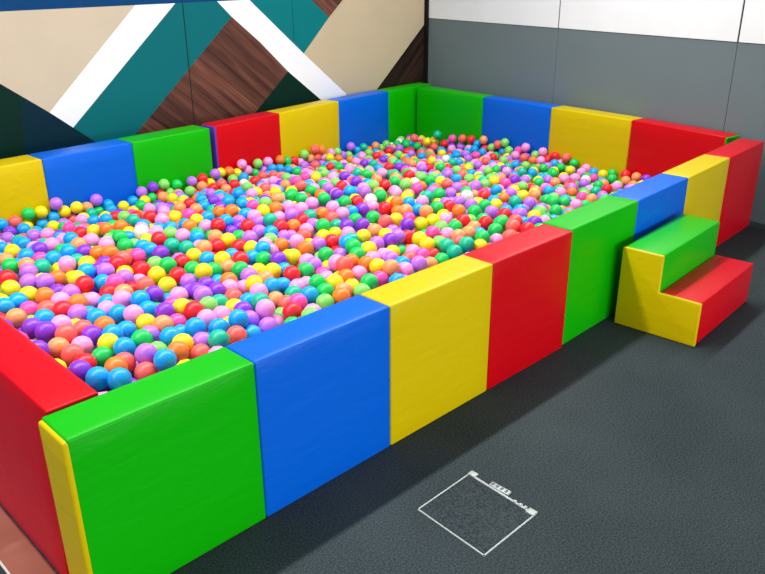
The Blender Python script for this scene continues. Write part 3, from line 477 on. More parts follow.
 ",3201l;3584,30510,1689l;3438,28448,1952r;22298,14670,3592a;5304,29423,1810a;49062,23055,1145r;23775,23297,2926y;29668,31597,1543h;24260,20156,3425p;45"
 "846,29606,762p;28462,9723,3515u;32840,30864,1439w;34533,25891,1963o;14755,23219,2938a;30103,15348,3386l;38163,3099,2546v;2546,28310,1967o;45057,6695,1"
 "625c;33754,28011,1698y;29088,16462,3467b;35982,21908,2368o;43610,31902,737y;29789,4755,3439g;42979,5870,1868g;37320,25221,1794l;2420,11059,3943g;12259"
 ",3233,3599a;14518,31263,1620v;26815,3387,3574p;48552,6902,1440u;17495,23691,2839y;23739,21788,3183l;48167,33846,583c;31776,14271,3200g;24609,29777,175"
 "2o;30040,18380,3363c;8267,18756,3564b;31862,5794,3244p;41141,19430,1800c;2912,21073,3295l;21279,4759,3576b;39310,9406,2146g;35675,4739,2814p;41271,430"
 "3,2124y;44180,4527,1817r;37545,4286,2583r;42248,12435,1670v;29249,8808,3447p;42056,8775,1791p;5974,4621,3814u;38138,5557,2461y;49926,30714,625a;34320,"
 "23000,2412h;2408,26489,2273b;7039,24761,2614b;10181,13711,3622a;22139,29607,1760l;48144,13663,1173b;36604,10000,2526p;24100,28159,1968u;16597,2331,356"
 "2l;47844,7604,1383b;49999,31883,576v;3483,24253,2710b;17586,10542,3561l;6065,3179,3801l;46927,30538,650h;4167,27723,2039p;35975,2838,2792c;25715,15613"
 ",3558y;48681,25478,970y;24229,26221,2315b;42641,24412,1345t;28702,26028,2298g;26083,30682,1637p;26793,22010,3115y;8773,30309,1671g;36540,16561,2505l;3"
 "2269,4898,3190y;9083,4471,3667y;3234,25319,2489v;44363,21261,1371p;4229,20801,3311g;43373,8639,1623c;23058,30403,1655g;44907,24488,1162p;39291,25992,1"
 "471g;41350,27985,1086v;3773,12684,3833l;31015,24959,2364b;48351,18990,1151t;44395,17051,1396l;31037,31382,1453r;46820,27273,856l;49673,21697,1137y;272"
 "65,10334,3521p;29978,24478,2516a;38548,23668,1816p;48084,20693,1150c;22445,2819,3539r;28228,6700,3483p;9452,22451,3029p;39890,6251,2167c;34118,3548,29"
 "83b;31123,2528,3294p;45937,23211,1169u;24021,31738,1550p;14342,26406,2257l;30102,25674,2276l;44446,27611,914o;27836,13601,3489y;14276,18297,3516y;4967"
 "2,26285,886y;2692,27262,2093y;25994,25810,2371u;23093,10529,3530u;13223,19753,3409r;28686,22934,2863g;43455,25555,1153b;23101,20683,3295p;7123,3080,37"
 "22u;33333,12141,2949y;2797,22189,3061o;12688,23424,2836y;42634,15821,1575r;31866,18646,3108u;44022,7279,1614g;7805,11120,3683p;6778,18833,3513a;33067,"
 "13506,2981p;15307,27018,2127h;29825,28214,1827g;36529,4490,2654r;32803,32824,1307g;49587,19078,1117r;4407,16892,3636g;19833,28878,1810a;16976,3954,351"
 "6y;14611,19829,3386r;26956,5889,3506y;38472,31769,968u;43472,13291,1464g;27184,15438,3496r;45799,6056,1544a;34234,20991,2617t;5566,7868,3774p;37631,22"
 "921,1979c;32613,19271,2970c;46228,8271,1359r;5301,26763,2166b;41380,6394,1945u;35742,29624,1286v;45593,4186,1663t;31807,8638,3146l;35345,30871,1205g;4"
 "0463,3078,2185p;40504,13849,1846l;15189,11748,3504r;23942,5839,3504t;2419,19546,3442u;30130,11783,3299g;38360,30120,1055a;49290,28033,725h;9418,26830,"
 "2142p;17322,24574,2586u;25581,22278,3117b;3686,16430,3743p;33322,32091,1359y;15398,30404,1691p;27613,30339,1676v;31450,16368,3237u;13450,22209,3108c;2"
 "2159,25307,2514g;46675,13036,1243y;4563,28812,1877p;3054,17814,3669p;27384,26161,2328b;26462,24700,2629g;26506,9106,3566l;17557,13035,3567b;9992,18239"
 ",3565a;3224,29512,1765c;28389,10588,3485g;9596,12236,3641g;40465,27369,1223b;7363,22645,3010v;41314,24634,1438w;10576,14522,3593p;24172,13404,3550p;55"
 "42,25536,2438p;32777,6883,3096p;31791,23690,2527y;10725,23422,2852a;42246,13599,1640b;45842,16231,1263y;13561,13201,3536g;26140,19270,3451u;23336,6857"
 ",3527o;21167,2226,3524l;18168,15460,3524p;44856,29709,726g;36915,14199,2413o;20654,16515,3521u;6580,13643,3689a;39240,33009,907v;12016,22193,3053u;321"
 "72,2745,3177b;34646,24605,2083g;13865,6928,3514v;2469,23705,2770a;4078,4943,3830v;42969,27768,956g;10776,30404,1611r;49453,19991,1104v;19648,26356,223"
 "4c;12072,19532,3403y;22469,18723,3464y;43533,11691,1443h;28220,31942,1481r;31185,12790,3186v;25174,28346,1871g;42813,7136,1719g;9245,9192,3600y;16077,"
 "23665,2757a;29481,10624,3345l;17878,26815,2136o;49901,27154,779o;49236,18222,1089v;4858,22401,2987g;21341,11348,3487p;31823,12112,3102b;41241,23730,14"
 "63u;8118,25707,2343p;45807,30415,608a;40187,19100,1848u;5298,24671,2547r;17496,2415,3480p;26512,6637,3476v;37716,32805,965c;8089,23400,2794g;29199,562"
 "4,3369r;14468,29565,1676b;7228,15814,3575b;47883,31507,507y;32017,13454,3068y;6190,24370,2600p;32155,10822,3053c;34715,28634,1434v;45526,8869,1331t;37"
 "519,17320,2270p;26405,21053,3187p;35227,16353,2624v;41832,33339,703y;10567,4371,3531a;44622,28472,772b;49783,24857,921b;38302,29146,1109h;43876,26732,"
 "956y;3123,11823,3792v;23707,3297,3464y;8487,21024,3187h;17413,11671,3462y;11778,4009,3488l;26543,7928,3455a;6843,17384,3527p;42066,19754,1554v;49701,2"
 "9508,580b;11252,21786,3060r;21764,31358,1488l;24731,18852,3406b;16432,31079,1502u;35468,6012,2685a;21439,14764,3450h;31589,32556,1302p;20496,30192,157"
 "7y;45125,32168,533y;27577,3813,3423b;48302,24184,949o;38599,16361,2077p;10085,3368,3524b;49044,34228,448o;38263,25697,1503r;33327,21598,2591c;42002,23"
 "170,1392g;42329,28743,848r;27210,2554,3427b;30840,17265,3168c;43741,22317,1279b;26826,4362,3434o;20391,27136,2026u;20949,3864,3441p;12901,8854,3447a;2"
 "4310,2245,3440y;5160,3873,3716c;41062,30350,799p;2507,24613,2516b;30913,26761,1934r;39314,7112,2104l;2750,16944,3575b;13543,30389,1544p;22674,8213,343"
 "6y;15703,28970,1715b;33928,4775,2887v;47211,7054,1317p;3500,5852,3772v;47540,22010,1044p;16508,4829,3433p;42558,11260,1498v;29075,25055,2344b;37469,11"
 "919,2235a;5503,14091,3622b;35157,13756,2592l;31552,3407,3147o;8935,7663,3547a;20031,15291,3428u;33188,17221,2871u;44904,9462,1303y;36490,28071,1327c;3"
 "5845,7262,2575a;36328,23554,1968o;37979,15732,2151r;19897,7398,3426a;37285,10751,2269a;3414,9736,3765b;36455,17532,2387y;44848,7690,1412c;3904,22667,2"
 "875h;42291,14502,1517y;9098,15199,3489y;39776,28335,1038t;19289,16246,3421r;29329,21864,2898g;30559,9811,3181b;28471,5033,3355o;33618,23675,2235y;4699"
 "0,9713,1135v;27473,19852,3259a;34957,9886,2629p;29699,12573,3252p;29363,6476,3295g;24474,12613,3417r;6222,15341,3552u;30522,21167,2904o;49291,13965,10"
 "15y;22688,5616,3415t;23399,2247,3415y;39844,10421,1874r;2529,5883,3779g;30086,13476,3213h;37414,24276,1739t;21733,13594,3410b;48439,5656,1362b;20945,2"
 "7899,1858p;9171,3084,3519v;30605,4840,3200p;20342,30996,1464p;24775,7321,3405l;43224,21272,1333o;41245,10522,1661g;44157,15730,1277g;27363,12834,3378y"
 ";9990,20185,3238g;26858,13517,3392y;8080,12107,3543g;21814,8322,3401o;8346,6632,3543b;7396,9221,3581b;22465,17435,3398v;24524,22852,2815u;24255,9082,3"
 "396g;41389,13835,1609b;15820,17321,3395g;16092,16039,3395r;14491,14282,3393c;47751,26208,764r;17017,25657,2261v;37573,28286,1181g;15534,9440,3391g;118"
 "77,16134,3401h;3418,14206,3633y;31171,19225,3015g;15575,14090,3389g;18455,23678,2650a;17245,22674,2838o;18332,29325,1619c;47068,24772,879p;28469,21974"
 ",2896b;47656,10713,1033r;5179,17355,3479t;32278,28445,1533r;45126,13639,1168r;38089,20770,1982r;35988,33191,983g;8267,5114,3530y;19439,30457,1485a;103"
 "48,9770,3451b;31136,15062,3077u;34311,16318,2667y;16575,27352,1926h;42850,18893,1395b;11025,13411,3417b;18070,7881,3380l;37471,21910,1970b;46345,12114"
 ",1067t;19013,31364,1410b;25765,12095,3377u;24935,24407,2495o;23068,4869,3376u;15305,10383,3376p;48256,30567,441o;19333,8715,3374y;46051,14182,1082y;28"
 "883,29165,1579v;4674,26138,2147b;37521,18771,2149r;30538,29358,1488v;25720,29951,1526y;29361,29981,1460b;12684,14647,3377h;3713,11063,3694u;14215,1695"
 "0,3370c;49103,10162,1015o;13972,9145,3370r;40790,17836,1668y;13963,24103,2548y;19513,25211,2327g;16510,20791,3122y;37146,5209,2404u;32216,9729,2948u;1"
 "2591,10587,3379u;22951,24209,2525y;24377,14808,3366t;38955,6170,2125o;19257,5211,3365g;33824,14121,2721g;34790,4675,2716v;27342,17009,3341g;17663,6911"
 ",3364u;47188,15410,1007b;41823,30766,655y;32429,24218,2203l;28410,30543,1425b;16047,28141,1772g;45657,22007,1064p;10916,10957,3408b;11901,2514,3383t;1"
 "4690,10933,3358g;43830,30145,578u;16772,30067,1497y;8200,8863,3505h;17469,21744,2966b;40415,14824,1709u;45569,12725,1100l;7099,6485,3551l;15634,24403,"
 "2474p;41699,32465,596u;16013,21715,2970b;4221,2877,3667g;25635,11157,3353h;41459,21539,1465v;47218,17293,994v;40436,23037,1479c;19720,13242,3352p;4020"
 "6,4961,2002c;8094,13724,3470u;12012,29159,1606r;21442,20966,3081l;21032,10259,3352b;29719,14595,3184l;9037,28553,1694h;21596,30219,1476c;47352,8350,11"
 "35l;23659,19530,3251b;47681,11708,975r;7613,19454,3276y;25469,4605,3349u;45176,3186,1570h;48751,16876,949v;12696,15837,3352y;43893,9241,1331t;11673,85"
 "51,3377a;28093,8311,3294p;39290,24726,1421p;29934,16479,3160b;42929,29905,628g;28152,17220,3286r;10973,19117,3287g;40449,25918,1173a;5020,6567,3627u;1"
 "6737,17655,3343b;44431,19711,1177c;19761,14442,3341r;33383,26174,1766c;32628,16305,2856y;10008,16041,3377r;43264,14467,1311y;17780,8931,3338g;27634,18"
 "479,3279t;20499,17394,3338r;8206,16434,3404p;13048,3632,3343p;7857,24794,2378l;6469,29116,1596u;6784,30516,1432u;31619,22160,2583t;40950,31418,646g;40"
 "594,6689,1853h;27887,24847,2336l;40677,20270,1597a;32347,7973,2921l;41370,16486,1552g;9754,29797,1506b;47785,16551,954a;30942,7400,3075c;31710,29193,1"
 "411y;44945,5825,1439a;7312,26005,2132a;22097,7465,3331v;38039,10329,2066y;27848,21208,2986p;13609,28515,1679b;31388,27638,1652a;39068,10886,1896g;2805"
 "7,29665,1493l;10636,25789,2172l;18328,28158,1735y;33664,32933,1069r;24754,6301,3328b;32586,18050,2844u;2749,7134,3687l;12911,11393,3334b;32816,20531,2"
 "652y;26722,31232,1364b;26015,13223,3327g;44377,33941,431t;24679,20945,3057b;5553,5733,3586u;42246,17498,1424b;41991,9747,1507u;27322,23631,2578b;42595"
 ",25803,987g;13063,18136,3314b;12194,25128,2297g;31792,20639,2752u;12952,6336,3329y;46747,18937,985b;30283,22599,2613p;5442,30417,1426l;14566,15640,332"
 "0g;46949,20707,968b;14764,6694,3318p;10894,24828,2352a;14519,25023,2312y;24892,17357,3316p;6672,20324,3142p;16379,14538,3316l;40103,33131,649b;13524,1"
 "2244,3316p;21295,15948,3315r;37158,15423,2168b;17786,6042,3315r;4609,11642,3598c;34991,17716,2500r;10754,7325,3368t;14487,12744,3313u;8936,18256,3326r"
 ";25634,14386,3312p;43746,29321,592c;2619,3331,3675v;6639,21380,2981p;11368,14599,3336a;8507,19768,3200g;11925,23149,2671g;38430,22834,1688g;43249,1691"
 "4,1283h;7002,10749,3505c;49330,15066,907r;15260,21169,3007l;45163,23715,957g;20539,13554,3307w;13811,18972,3252p;19642,19803,3179u;24637,25449,2216b;4"
 "9117,20976,906g;15385,12575,3306r;48802,26516,642y;21351,12194,3305p;36266,12401,2297u;18279,3478,3305b;48631,12835,906p;47462,23553,857l;6367,3947,35"
 "31u;12812,29631,1495v;33881,19435,2583t;22923,9399,3302b;14211,27293,1858a;12167,30979,1359a;23160,12125,3301l;11110,28893,1593g;37648,6213,2235t;3156"
 "6,30757,1225y;45730,25525,788b;18238,17319,3297t;13392,10088,3299g;6489,25702,2157b;21894,28099,1712o;31781,7065,2955c;40737,9789,1646b;45365,27375,65"
 "2p;5257,12321,3541r;35250,3323,2610g;8601,22441,2785u;31070,24072,2268b;23170,14406,3292b;12493,13669,3301w;27340,7170,3270o;43535,9983,1278p;19599,17"
 "717,3289r;32729,25640,1858b;42490,22370,1243l;9176,16133,3342p;7320,20845,3040h;49020,28869,453b;4798,13469,3520y;24938,31173,1332p;37467,27148,1226b;"
 "9776,25169,2254u;13815,14906,3288o;27782,16000,3246t;9359,23394,2603c;41903,7893,1573r;22544,22937,2688b;26705,11004,3279v;34417,30560,1065p;24039,174"
 "37,3285u;36916,21290,2004b;33017,2944,2858b;31955,19734,2784b;12297,17566,3288r;13449,4975,3285y;9644,27914,1729h;32973,4498,2847p;38738,19448,1851w;1"
 "9674,6093,3282b;14954,5373,3282r;34383,27129,1476u;20284,25659,2150r;39556,17479,1763v;45375,17633,1040l;22648,21418,2941t;48081,15344,890o;20245,8997"
 ",3279b;39323,12248,1796g;5137,19054,3260t;32731,11569,2782v;48084,19900,887h;17389,15945,3276u;35178,7833,2500v;40843,29116,744v;18428,18910,3226y;643"
 "2,9366,3498r;49282,12143,874r;36721,3668,2403c;45191,15081,1048l;16707,13265,3273u;20344,21330,2947p;22234,6354,3271g;34006,17255,2601g;38423,27873,10"
 "41g;4053,26850,1908o;16407,12184,3270v;3103,4954,3619t;9831,4743,3355v;21866,9786,3269b;18888,11871,3269g;46477,3998,1382v;12875,20605,3047v;23862,103"
 "37,3268p;38968,15123,1839g;12428,4482,3282p;27835,14514,3224p;41344,9206,1558o;33512,31245,1055p;27988,5849,3223b;28907,13049,3161b;35972,26698,1393b;"
 "39443,29193,823u;38242,17723,1949p;20221,22207,2798o;22645,26048,2057b;39845,31548,638a;11074,3442,3310c;21966,4429,3264b;26503,26363,1993p;30159,5711"
 ",3087y;38158,13099,1959o;20884,18938,3211g;29934,8393,3087p;4021,9146,3581c;24513,15880,3261h;37318,16422,2089c;19632,24297,2400v;30645,28179,1535b;40"
 "146,25067,1210u;10525,6401,3320p;30947,6308,3008g;17876,14574,3257l;13927,3972,3256h;32219,26970,1635y;44377,11615,1110t;34571,11418,2506u;14849,3366,"
 "3255b;25789,17127,3255y;23675,8027,3255t;6120,18183,3299y;26463,16647,3251a;12147,27872,1708v;9494,10230,3351t;43338,4134,1593a;19434,27290,1810b;2681"
 "9,28649,1577h;15744,18217,3239r;4840,14799,3440u;10689,8319,3309g;36407,19202,2182b;7672,17380,3308p;25479,18246,3237u;19891,10270,3251g;10169,28545,1"
 "595y;42595,20632,1263r;36150,15362,2260u;26221,5509,3249r;6440,8353,3473h;4787,7462,3540p;23863,4149,3248v;33239,28569,1317b;18379,16218,3246p;33430,6"
 "011,2734r;46573,16486,918c;39407,21458,1616g;20279,23777,2486y;32469,15321,2780w;32764,23304,2201o;11071,18019,3246u;36859,33221,783g;34242,12370,2537"
 "b;46777,28744,444v;37382,29818,886p;6793,14600,3380v;44290,13287,1100r;32890,5358,2801b;21371,26922,1862b;28969,27670,1669b;8686,3770,3366r;41007,2668"
 "6,935v;34765,14657,2456l;44731,22267,991b;34579,29414,1110u;43954,14919,1129l;16761,11124,3233a;41662,15146,1410r;36354,20380,2101a;35619,10367,2338g;"
 "36324,30700,879a;18804,20583,3013o;13743,17678,3231l;9741,11382,3315p;11533,10222,3263o;29785,7493,3072r;5140,9673,3507p;10009,12932,3297b;38667,4995,"
 "2072u;13083,27603,1729b;29230,9740,3103p;3806,6845,3555g;39373,23462,1432v;18335,22451,2717b;25522,7637,3227c;46656,22370,861g;28034,20396,2983u;28761"
 ",15155,3131p;7711,12968,3369g;25562,29106,1486u;38502,7504,1988y;11380,24165,2390b;36367,10919,2207c;10176,26581,1911y;46277,17941,913b;43009,7888,137"
 "7t;48261,4270,1261p;8916,29516,1425u;27653,9424,3184o;48710,8840,937c;48319,21579,818b;5957,10118,3461c;26704,30217,1338b;26581,20134,3046p;21127,2401"
 "1,2410r;7733,28496,1564l;25299,19579,3108u;2781,10267,3570o;3588,21374,2883h;32749,8739,2739p;33028,14637,2676b;39758,11506,1664g;6763,5706,3420p;2406"
 "5,24002,2408b;35761,24929,1618v;12967,24215,2366c;37210,32189,732v;40355,7516,1713l;38083,11229,1920o;15040,8612,3206b;3893,24868,2232h;2506,8909,3571"
 "g;6095,19402,3145c;30826,18233,2919b;20648,22899,2613y;31247,29858,1226c;40564,8809,1618u;23427,27736,1679v;15653,7147,3202b;25000,11674,3201y;18437,3"
 "0138,1334b;9779,21514,2848t;6737,7409,3411a;49078,11222,808c;12222,26791,1848p;41874,27437,755y;45391,28601,458a;26561,9931,3194a;8936,25506,2096g;965"
 "3,17536,3225g;30477,3155,3006v;7509,4621,3374h;5471,8811,3460t;7195,27152,1777a;44308,25517,764u;40093,16681,1594v;32733,29403,1188w;36331,6384,2301l;"
 "5847,21671,2815l;23645,30832,1259u;40519,32209,502p;17228,19944,3046o;43192,22974,1036y;28853,23833,2346y;12120,11931,3205u;35366,27312,1276a;7812,301"
 "32,1320b;45631,7510,1125y;15476,25202,2144y;9866,8496,3269p;28130,19156,3060c;49647,23564,713u;39411,30042,671o;9944,7611,3264u;46164,15365,883t;25169"
 ",16579,3182h;26301,14851,3180b;3193,26543,1877t;41641,4942,1661l;38424,12007,1837b;47924,25339,612p;3946,19981,3058l;38923,26713,1048p;40141,22047,142"
 "0u;30572,32197,1080o;22763,3955,3179b;28593,2445,3112b;49747,22450,754u;34942,15585,2372l;3005,12626,3486t;35236,18870,2296l;43533,23921,930r;29858,17"
 "630,2995y;38809,8555,1851b;10106,22795,2603b;2907,20296,3011o;37227,3027,2251b;28196,26790,1787b;38131,3819,2121y;24853,10718,3173c;35765,14525,2242u;"
 "29291,18543,3012p;18953,2650,3171y;25924,8633,3171u;37944,24841,1369b;22776,11337,3171g;2555,18358,3231c;41625,11406,1354v;19113,28404,1534h;6533,2245"
 "9,2657p;18311,11281,3167u;27921,22841,2550b;42287,3620,1630l;36422,25413,1439u;16381,6725,3167p;30243,10889,2953r;20580,7015,3165r;11793,5067,3192u;29"
 "157,26501,1797a;15004,27643,1656b;19932,29624,1355b;28257,11494,3098a;20526,11182,3162v;22715,15393,3162y;46723,5508,1176t;11518,7753,3194b;47308,1358"
 "3,798u;14880,18887,3113h;26140,3913,3160r;3035,16117,3331y;41664,19004,1323a;26802,18756,3111p;34070,9996,2495h;8757,5966,3284l;37954,14937,1886u;2113"
 "4,22232,2685g;35730,22891,1854o;5581,23563,2440u;46234,10110,896c;4650,24158,2323r;12788,22559,2626l;23795,20950,2885c;5227,3090,3428b;46552,19902,823"
 "b;13567,21208,2846g;18626,9130,3151b;35441,24023,1725a;39114,13228,1699h;33411,9317,2585b;33443,7279,2614l;19723,3056,3148b;35603,28340,1080v;40447,12"
 "142,1495g;35185,6760,2397w;46218,11034,854r;13084,25993,1947b;10835,15806,3171l;34448,8631,2451g;8040,3007,3299l;6894,12434,3326a;35245,21265,2088g;22"
 "560,31628,1162u;9163,12964,3236g;18162,24476,2248l;3801,18313,3199b;33608,24911,1759y;43220,10757,1138h;10325,30969,1200p;10832,19942,3002r;40444,1561"
 "9,1488l;2533,25672,2005p;28754,20789,2807u;8066,21810,2738t;15777,15284,3137g;19019,7477,3136y;36319,8112,2191c;5777,7083,3388g;13123,8013,3141o;45953"
 ",19148,846t;25729,6239,3134g;18243,13319,3133a;43576,6418,1322a;17460,27364,1675h;5773,16018,3256r;6800,23657,2396t;16231,25827,1966y;48921,19409,728v"
 ";20452,5111,3128u;32293,17286,2687l;11137,27266,1688p;10554,24033,2318p;34944,31789,803r;25996,23790,2365h;14476,20683,2893r;17801,18154,3113y;10713,1"
 "2391,3173y;41172,22740,1190r;39511,19586,1570y;42811,18040,1147g;3919,29086,1383u;41187,3444,1707r;41526,20427,1265y;4757,4557,3411r;26298,27188,1692u"
 ";30744,21852,2489p;39855,18342,1547p;48078,22923,684p;24541,28790,1423y;13391,16629,3115b;19378,3974,3114p;7269,8057,3302h;10566,22077,2669p;36810,262"
 "31,1233y;23997,7139,3113y;37777,30615,668c;24727,5446,3112p;5911,13006,3320b;29086,11369,2994h;25586,31699,1128p;31722,22916,2232p;18770,21437,2769g;4"
 "6203,9214,899y;23663,22539,2584y;3422,7706,3448p;24849,14002,3108u;6209,28074,1526y;29961,19965,2784l;40489,28029,702y;31078,10361,2810u;2536,13959,33"
 "77b;34512,20091,2252t;15733,11054,3103v;35664,11606,2189a;27378,26885,1720g;12574,5497,3113y;29451,22621,2446h;25059,15212,3101u;42236,6315,1439b;2236"
 "3,30574,1190g;38397,33387,541g;3501,14971,3311g;15109,22462,2587r;22941,25212,2055r;48579,7691,898b;5998,20746,2864t;14199,9982,3097v;2444,4276,3464b;"
 "33764,14986,2461u;45008,20394,873p;16096,5868,3096r;14948,17985,3090v;28182,28007,1496o;36036,31551,714b;19237,18444,3073b;4506,5761,3397g;34082,6707,"
 "2491u;16306,9597,3094u;33751,18239,2450y;44998,16720,886b;8148,15567,3177y;48213,17791,701a;30732,30552,1072p;10507,2554,3153o;5324,11316,3352b;45160,"
 "11973,869y;43939,8310,1123g;48759,15994,691l;16222,19857,2957p;30879,9095,2823b;14737,28558,1430p;22742,19660,2976b;32437,6246,2688g;35583,13052,2185u"
 ";44802,18903,893u;23469,13422,3087p;25417,21475,2739u;43899,19073,980p;32357,22384,2229u;17150,5510,3086c;32602,31926,895p;8346,14654,3180l;27010,1191"
 "5,3070p;31087,25800,1742r;13917,6067,3082r;30220,27337,1516t;20688,20489,2875b;9486,3852,3179r;21805,5554,3080r;23589,16727,3079l;14232,2325,3079r;206"
 "20,12756,3078p;41082,25259,920b;15048,17132,3076g;17173,10015,3076g;42534,10300,1168u;25008,9784,3075h;10973,20963,2804b;11171,16578,3092p;46920,4706,"
 "1128l;4754,8340,3365b;48242,14382,680b;17248,8139,3071u;30282,23481,2209u;45040,10945,873r;11915,20954,2800t;14291,11871,3069r;38861,3383,1936a;20951,"
 "2886,3069l;31079,8212,2789p;23842,11185,3068r;4979,27756,1540y;8684,26845,1705u;21554,19754,2944b;44061,12402,950v;32231,30069,1016r;18962,6573,3065p;"
 "17667,26065,1853l;39820,20766,1420r;20153,28007,1494l;14002,22963,2459l;29911,19101,2819l;32857,27838,1260y;4514,16113,3208u;26406,15801,3057r;21516,6"
 "880,3059h;9716,6683,3148g;28987,31810,1025h;39833,9616,1544b;37671,8913,1888t;19089,14045,3057p;19907,8187,3056g;25092,13023,3056b;36511,29792,763o;19"
 "941,12125,3054h;30807,15783,2783p;19315,22941,2455y;43228,24712,767h;16518,24254,2201l;47898,9839,728c;22936,28871,1346v;4695,24956,2060g;45914,4772,1"
 "155y;23681,29700,1233p;14662,7586,3050o;39112,30921,498y;7551,3706,3226b;39426,16180,1549c;43610,19852,962g;33404,12880,2461y;40386,4085,1708r;5747,24"
 "44,3298o;15926,29930,1200o;9705,24251,2193o;31554,11305,2693o;6127,11095,3276h;19578,21636,2671u;4539,29635,1234g;33373,16509,2461o;10798,5194,3095p;8"
 "413,10866,3179p;11728,26010,1840h;22119,24353,2170p;3283,27710,1522a;23334,26479,1748y;40040,23916,1124u;29941,26244,1683l;25829,2678,3037b;35803,1804"
 "7,2095u;42948,12777,1047o;37868,19421,1736o;3072,23195,2390t;46276,23758,622g;7543,5438,3211l;15707,4717,3034b;40646,13099,1354r;18960,25779,1877y;386"
 "00,24259,1233b;3568,3386,3366b;12970,19040,2973b;42412,26762,614g;30669,14338,2773g;32917,10245,2518v;24787,27131,1615b;11839,12789,3050y;32416,12337,"
 "2572u;9173,30984,1085r;11441,29672,1213y;22431,16537,3026c;35603,20047,2025h;10900,9134,3076y;37068,9678,1923p;9505,20739,2786u;18121,19907,2885u;4274"
 "4,11942,1059r;19132,9958,3022b;20810,26238,1777p;20935,31472,1047h;35897,9227,2106g;28432,3388,2959l;30000,3933,2862y;9763,14313,3079r;37665,26286,105"
 "1y;22374,12747,3017u;41583,12839,1204b;31385,5113,2736o;9084,2255,3128b;15946,26771,1667b;8895,12179,3124p;24981,30369,1121r;21663,18526,2984p;43460,3"
 "177,1371l;16476,22446,2501u;35918,4120,2231h;15645,31148,1054v;4721,21120,2720a;19128,12728,3008p;44119,17656,884g;41072,7961,1394u;24017,18696,2969p;"
 "22383,26907,1632g;29569,28797,1237b;6659,16334,3102u;34181,2878,2449y;28456,18076,2917y;40505,21302,1242a;42452,5293,1373g;15812,3688,3000g;7914,30952"
 ",1060u;15805,8162,2999c;47800,12791,618u;26227,22290,2517u;44975,21296,765y;6961,11581,3189b;4013,23557,2280p;31587,17755,2637o;36933,23003,1535h;7661"
 ",7216,3166y;24902,3780,2994y;21755,29063,1260y;39471,5558,1710h;38356,32421,439r;47708,18898,613c;48941,22448,568c;29253,17082,2861g;37632,13892,1771l"
 ";12966,12864,2996y;41593,28645,451l;17300,29493,1199u;21581,25539,1882p;23124,18725,2951t;15179,23685,2247c;36186,28885,811r;24934,26098,1768g;27306,5"
 "070,2967y;39044,9977,1577a;34721,25238,1446c;27998,25626,1828b;14288,30194,1111y;14971,13499,2984b;49045,24776,443h;35615,17126,2076g;30489,12902,2743"
 "h;18884,14969,2981p;6662,4909,3196y;34511,32640,671c;43106,15457,971b;17881,31022,1033o;31602,4283,2685u;34353,13658,2258a;22085,20463,2774g;8859,2150"
 "3,2625b;43232,26956,485p;34384,22051,1939b;32156,21415,2272g;37318,12668,1803g;45909,24531,528g;16667,19108,2909g;37126,7276,1939u;41365,5722,1442y;19"
 "167,11050,2969g;29016,8150,2864p;12125,18846,2927l;33693,29449,897p;38881,18054,1548o;17334,13715,2966y;9069,8402,3079g;9241,19188,2909y;17073,16746,2"
 "965y;3935,13600,3216y;7504,24020,2157c;44760,8560,900p;20958,15222,2961l;15248,19845,2829r;24297,21970,2533p;31771,24575,1791b;32237,14168,2526r;33603"
 ",3989,2461l;31310,28511,1151u;20250,2225,2959g;2985,2436,3312t;17665,4805,2957g;5189,19938,2837l;13023,30829,1026y;12711,21312,2634c;21705,23416,2268b"
 ";4501,10203,3257p;31245,13699,2636r;39811,27407,666r;18610,4679,2951h;16772,23300,2285u;41856,24995,753u;21909,15253,2951b;31794,31450,820g;19997,1605"
 "7,2950u;24475,8049,2949p;31857,26116,1499b;36777,24636,1294b;46972,11360,606u;35530,25773,1251b;29379,2931,2834y;23563,24567,2032u;8476,17518,2989g;29"
 "476,30801,954u;21093,9042,2945g;3604,17139,3064o;42479,8985,1100o;43799,16472,855v;33401,27004,1232t;42803,13761,971y;23130,2970,2942a;26887,8523,2932"
 "p;13915,25415,1857r;23409,31652,958b;4586,18078,3005l;28808,14336,2840u;26609,17718,2932l;26852,25566,1819v;8223,7978,3085g;2935,30031,1082t;4402,1271"
 "8,3202y;15197,16285,2935g;42308,16549,1026b;41740,22145,980a;2529,15036,3160u;27498,17749,2901y;17062,28245,1323b;26839,24214,2081v;6787,2599,3139v;28"
 "549,16641,2848g;27127,22606,2378g;2401,22553,2400t;11726,9258,2956v;17776,12529,2927g;18471,26929,1549b;15734,2543,2926u;12368,8404,2941c;34903,5590,2"
 "243r;49630,17129,525b;47553,21200,548y;22330,14054,2924p;35076,12367,2098u;12759,2561,2932u;43469,5244,1194v;44266,24431,583b;36456,13255,1885u;30320,"
 "24829,1810b;9969,18784,2895l;35444,22065,1755y;16758,2963,2919l;29039,19276,2731h;45028,25127,476c;48238,11046,536v;22633,28011,1346y;7342,9934,3100r;"
 "39722,3484,1674r;25641,24539,2005h;37881,23779,1249l;3428,8672,3251g;13776,29384,1134c;3853,12069,3211l;30191,31445,850u;41406,17874,1121p;17865,21064"
 ",2624l;5997,29696,1091v;10489,29331,1138u;23602,15066,2907c;46202,3231,1064u;22841,29857,1070u;25777,20344,2717l;34272,7711,2256b;16193,10390,2905p;40"
 "722,17079,1214v;37141,19822,1693u;46408,7052,826b;3018,11047,3248u;2839,29036,1174v;23708,6362,2902p;8048,29265,1141g;40176,26650,671p;35781,32387,514"
 "b;33572,30373,940u;28515,8985,2962b;27189,27853,1480u;13822,20182,2851o;48034,3444,1093h;28116,12420,2945u;26473,12576,2992p;27087,14204,2978b;21515,1"
 "6772,2992p;23951,4992,2987b;39768,14337,1434t;40735,11086,1287y;40684,18732,1274g;17156,15157,2970c;34051,24109,1674y;4133,30434,1070l;14912,14976,296"
 "5t;20994,17999,2958o;45991,17188,674h;29040,7165,2854g;25769,9486,2956p;3553,4215,3290o;44164,10811,845y;14064,13700,2948y;12700,28800,1252c;15419,260"
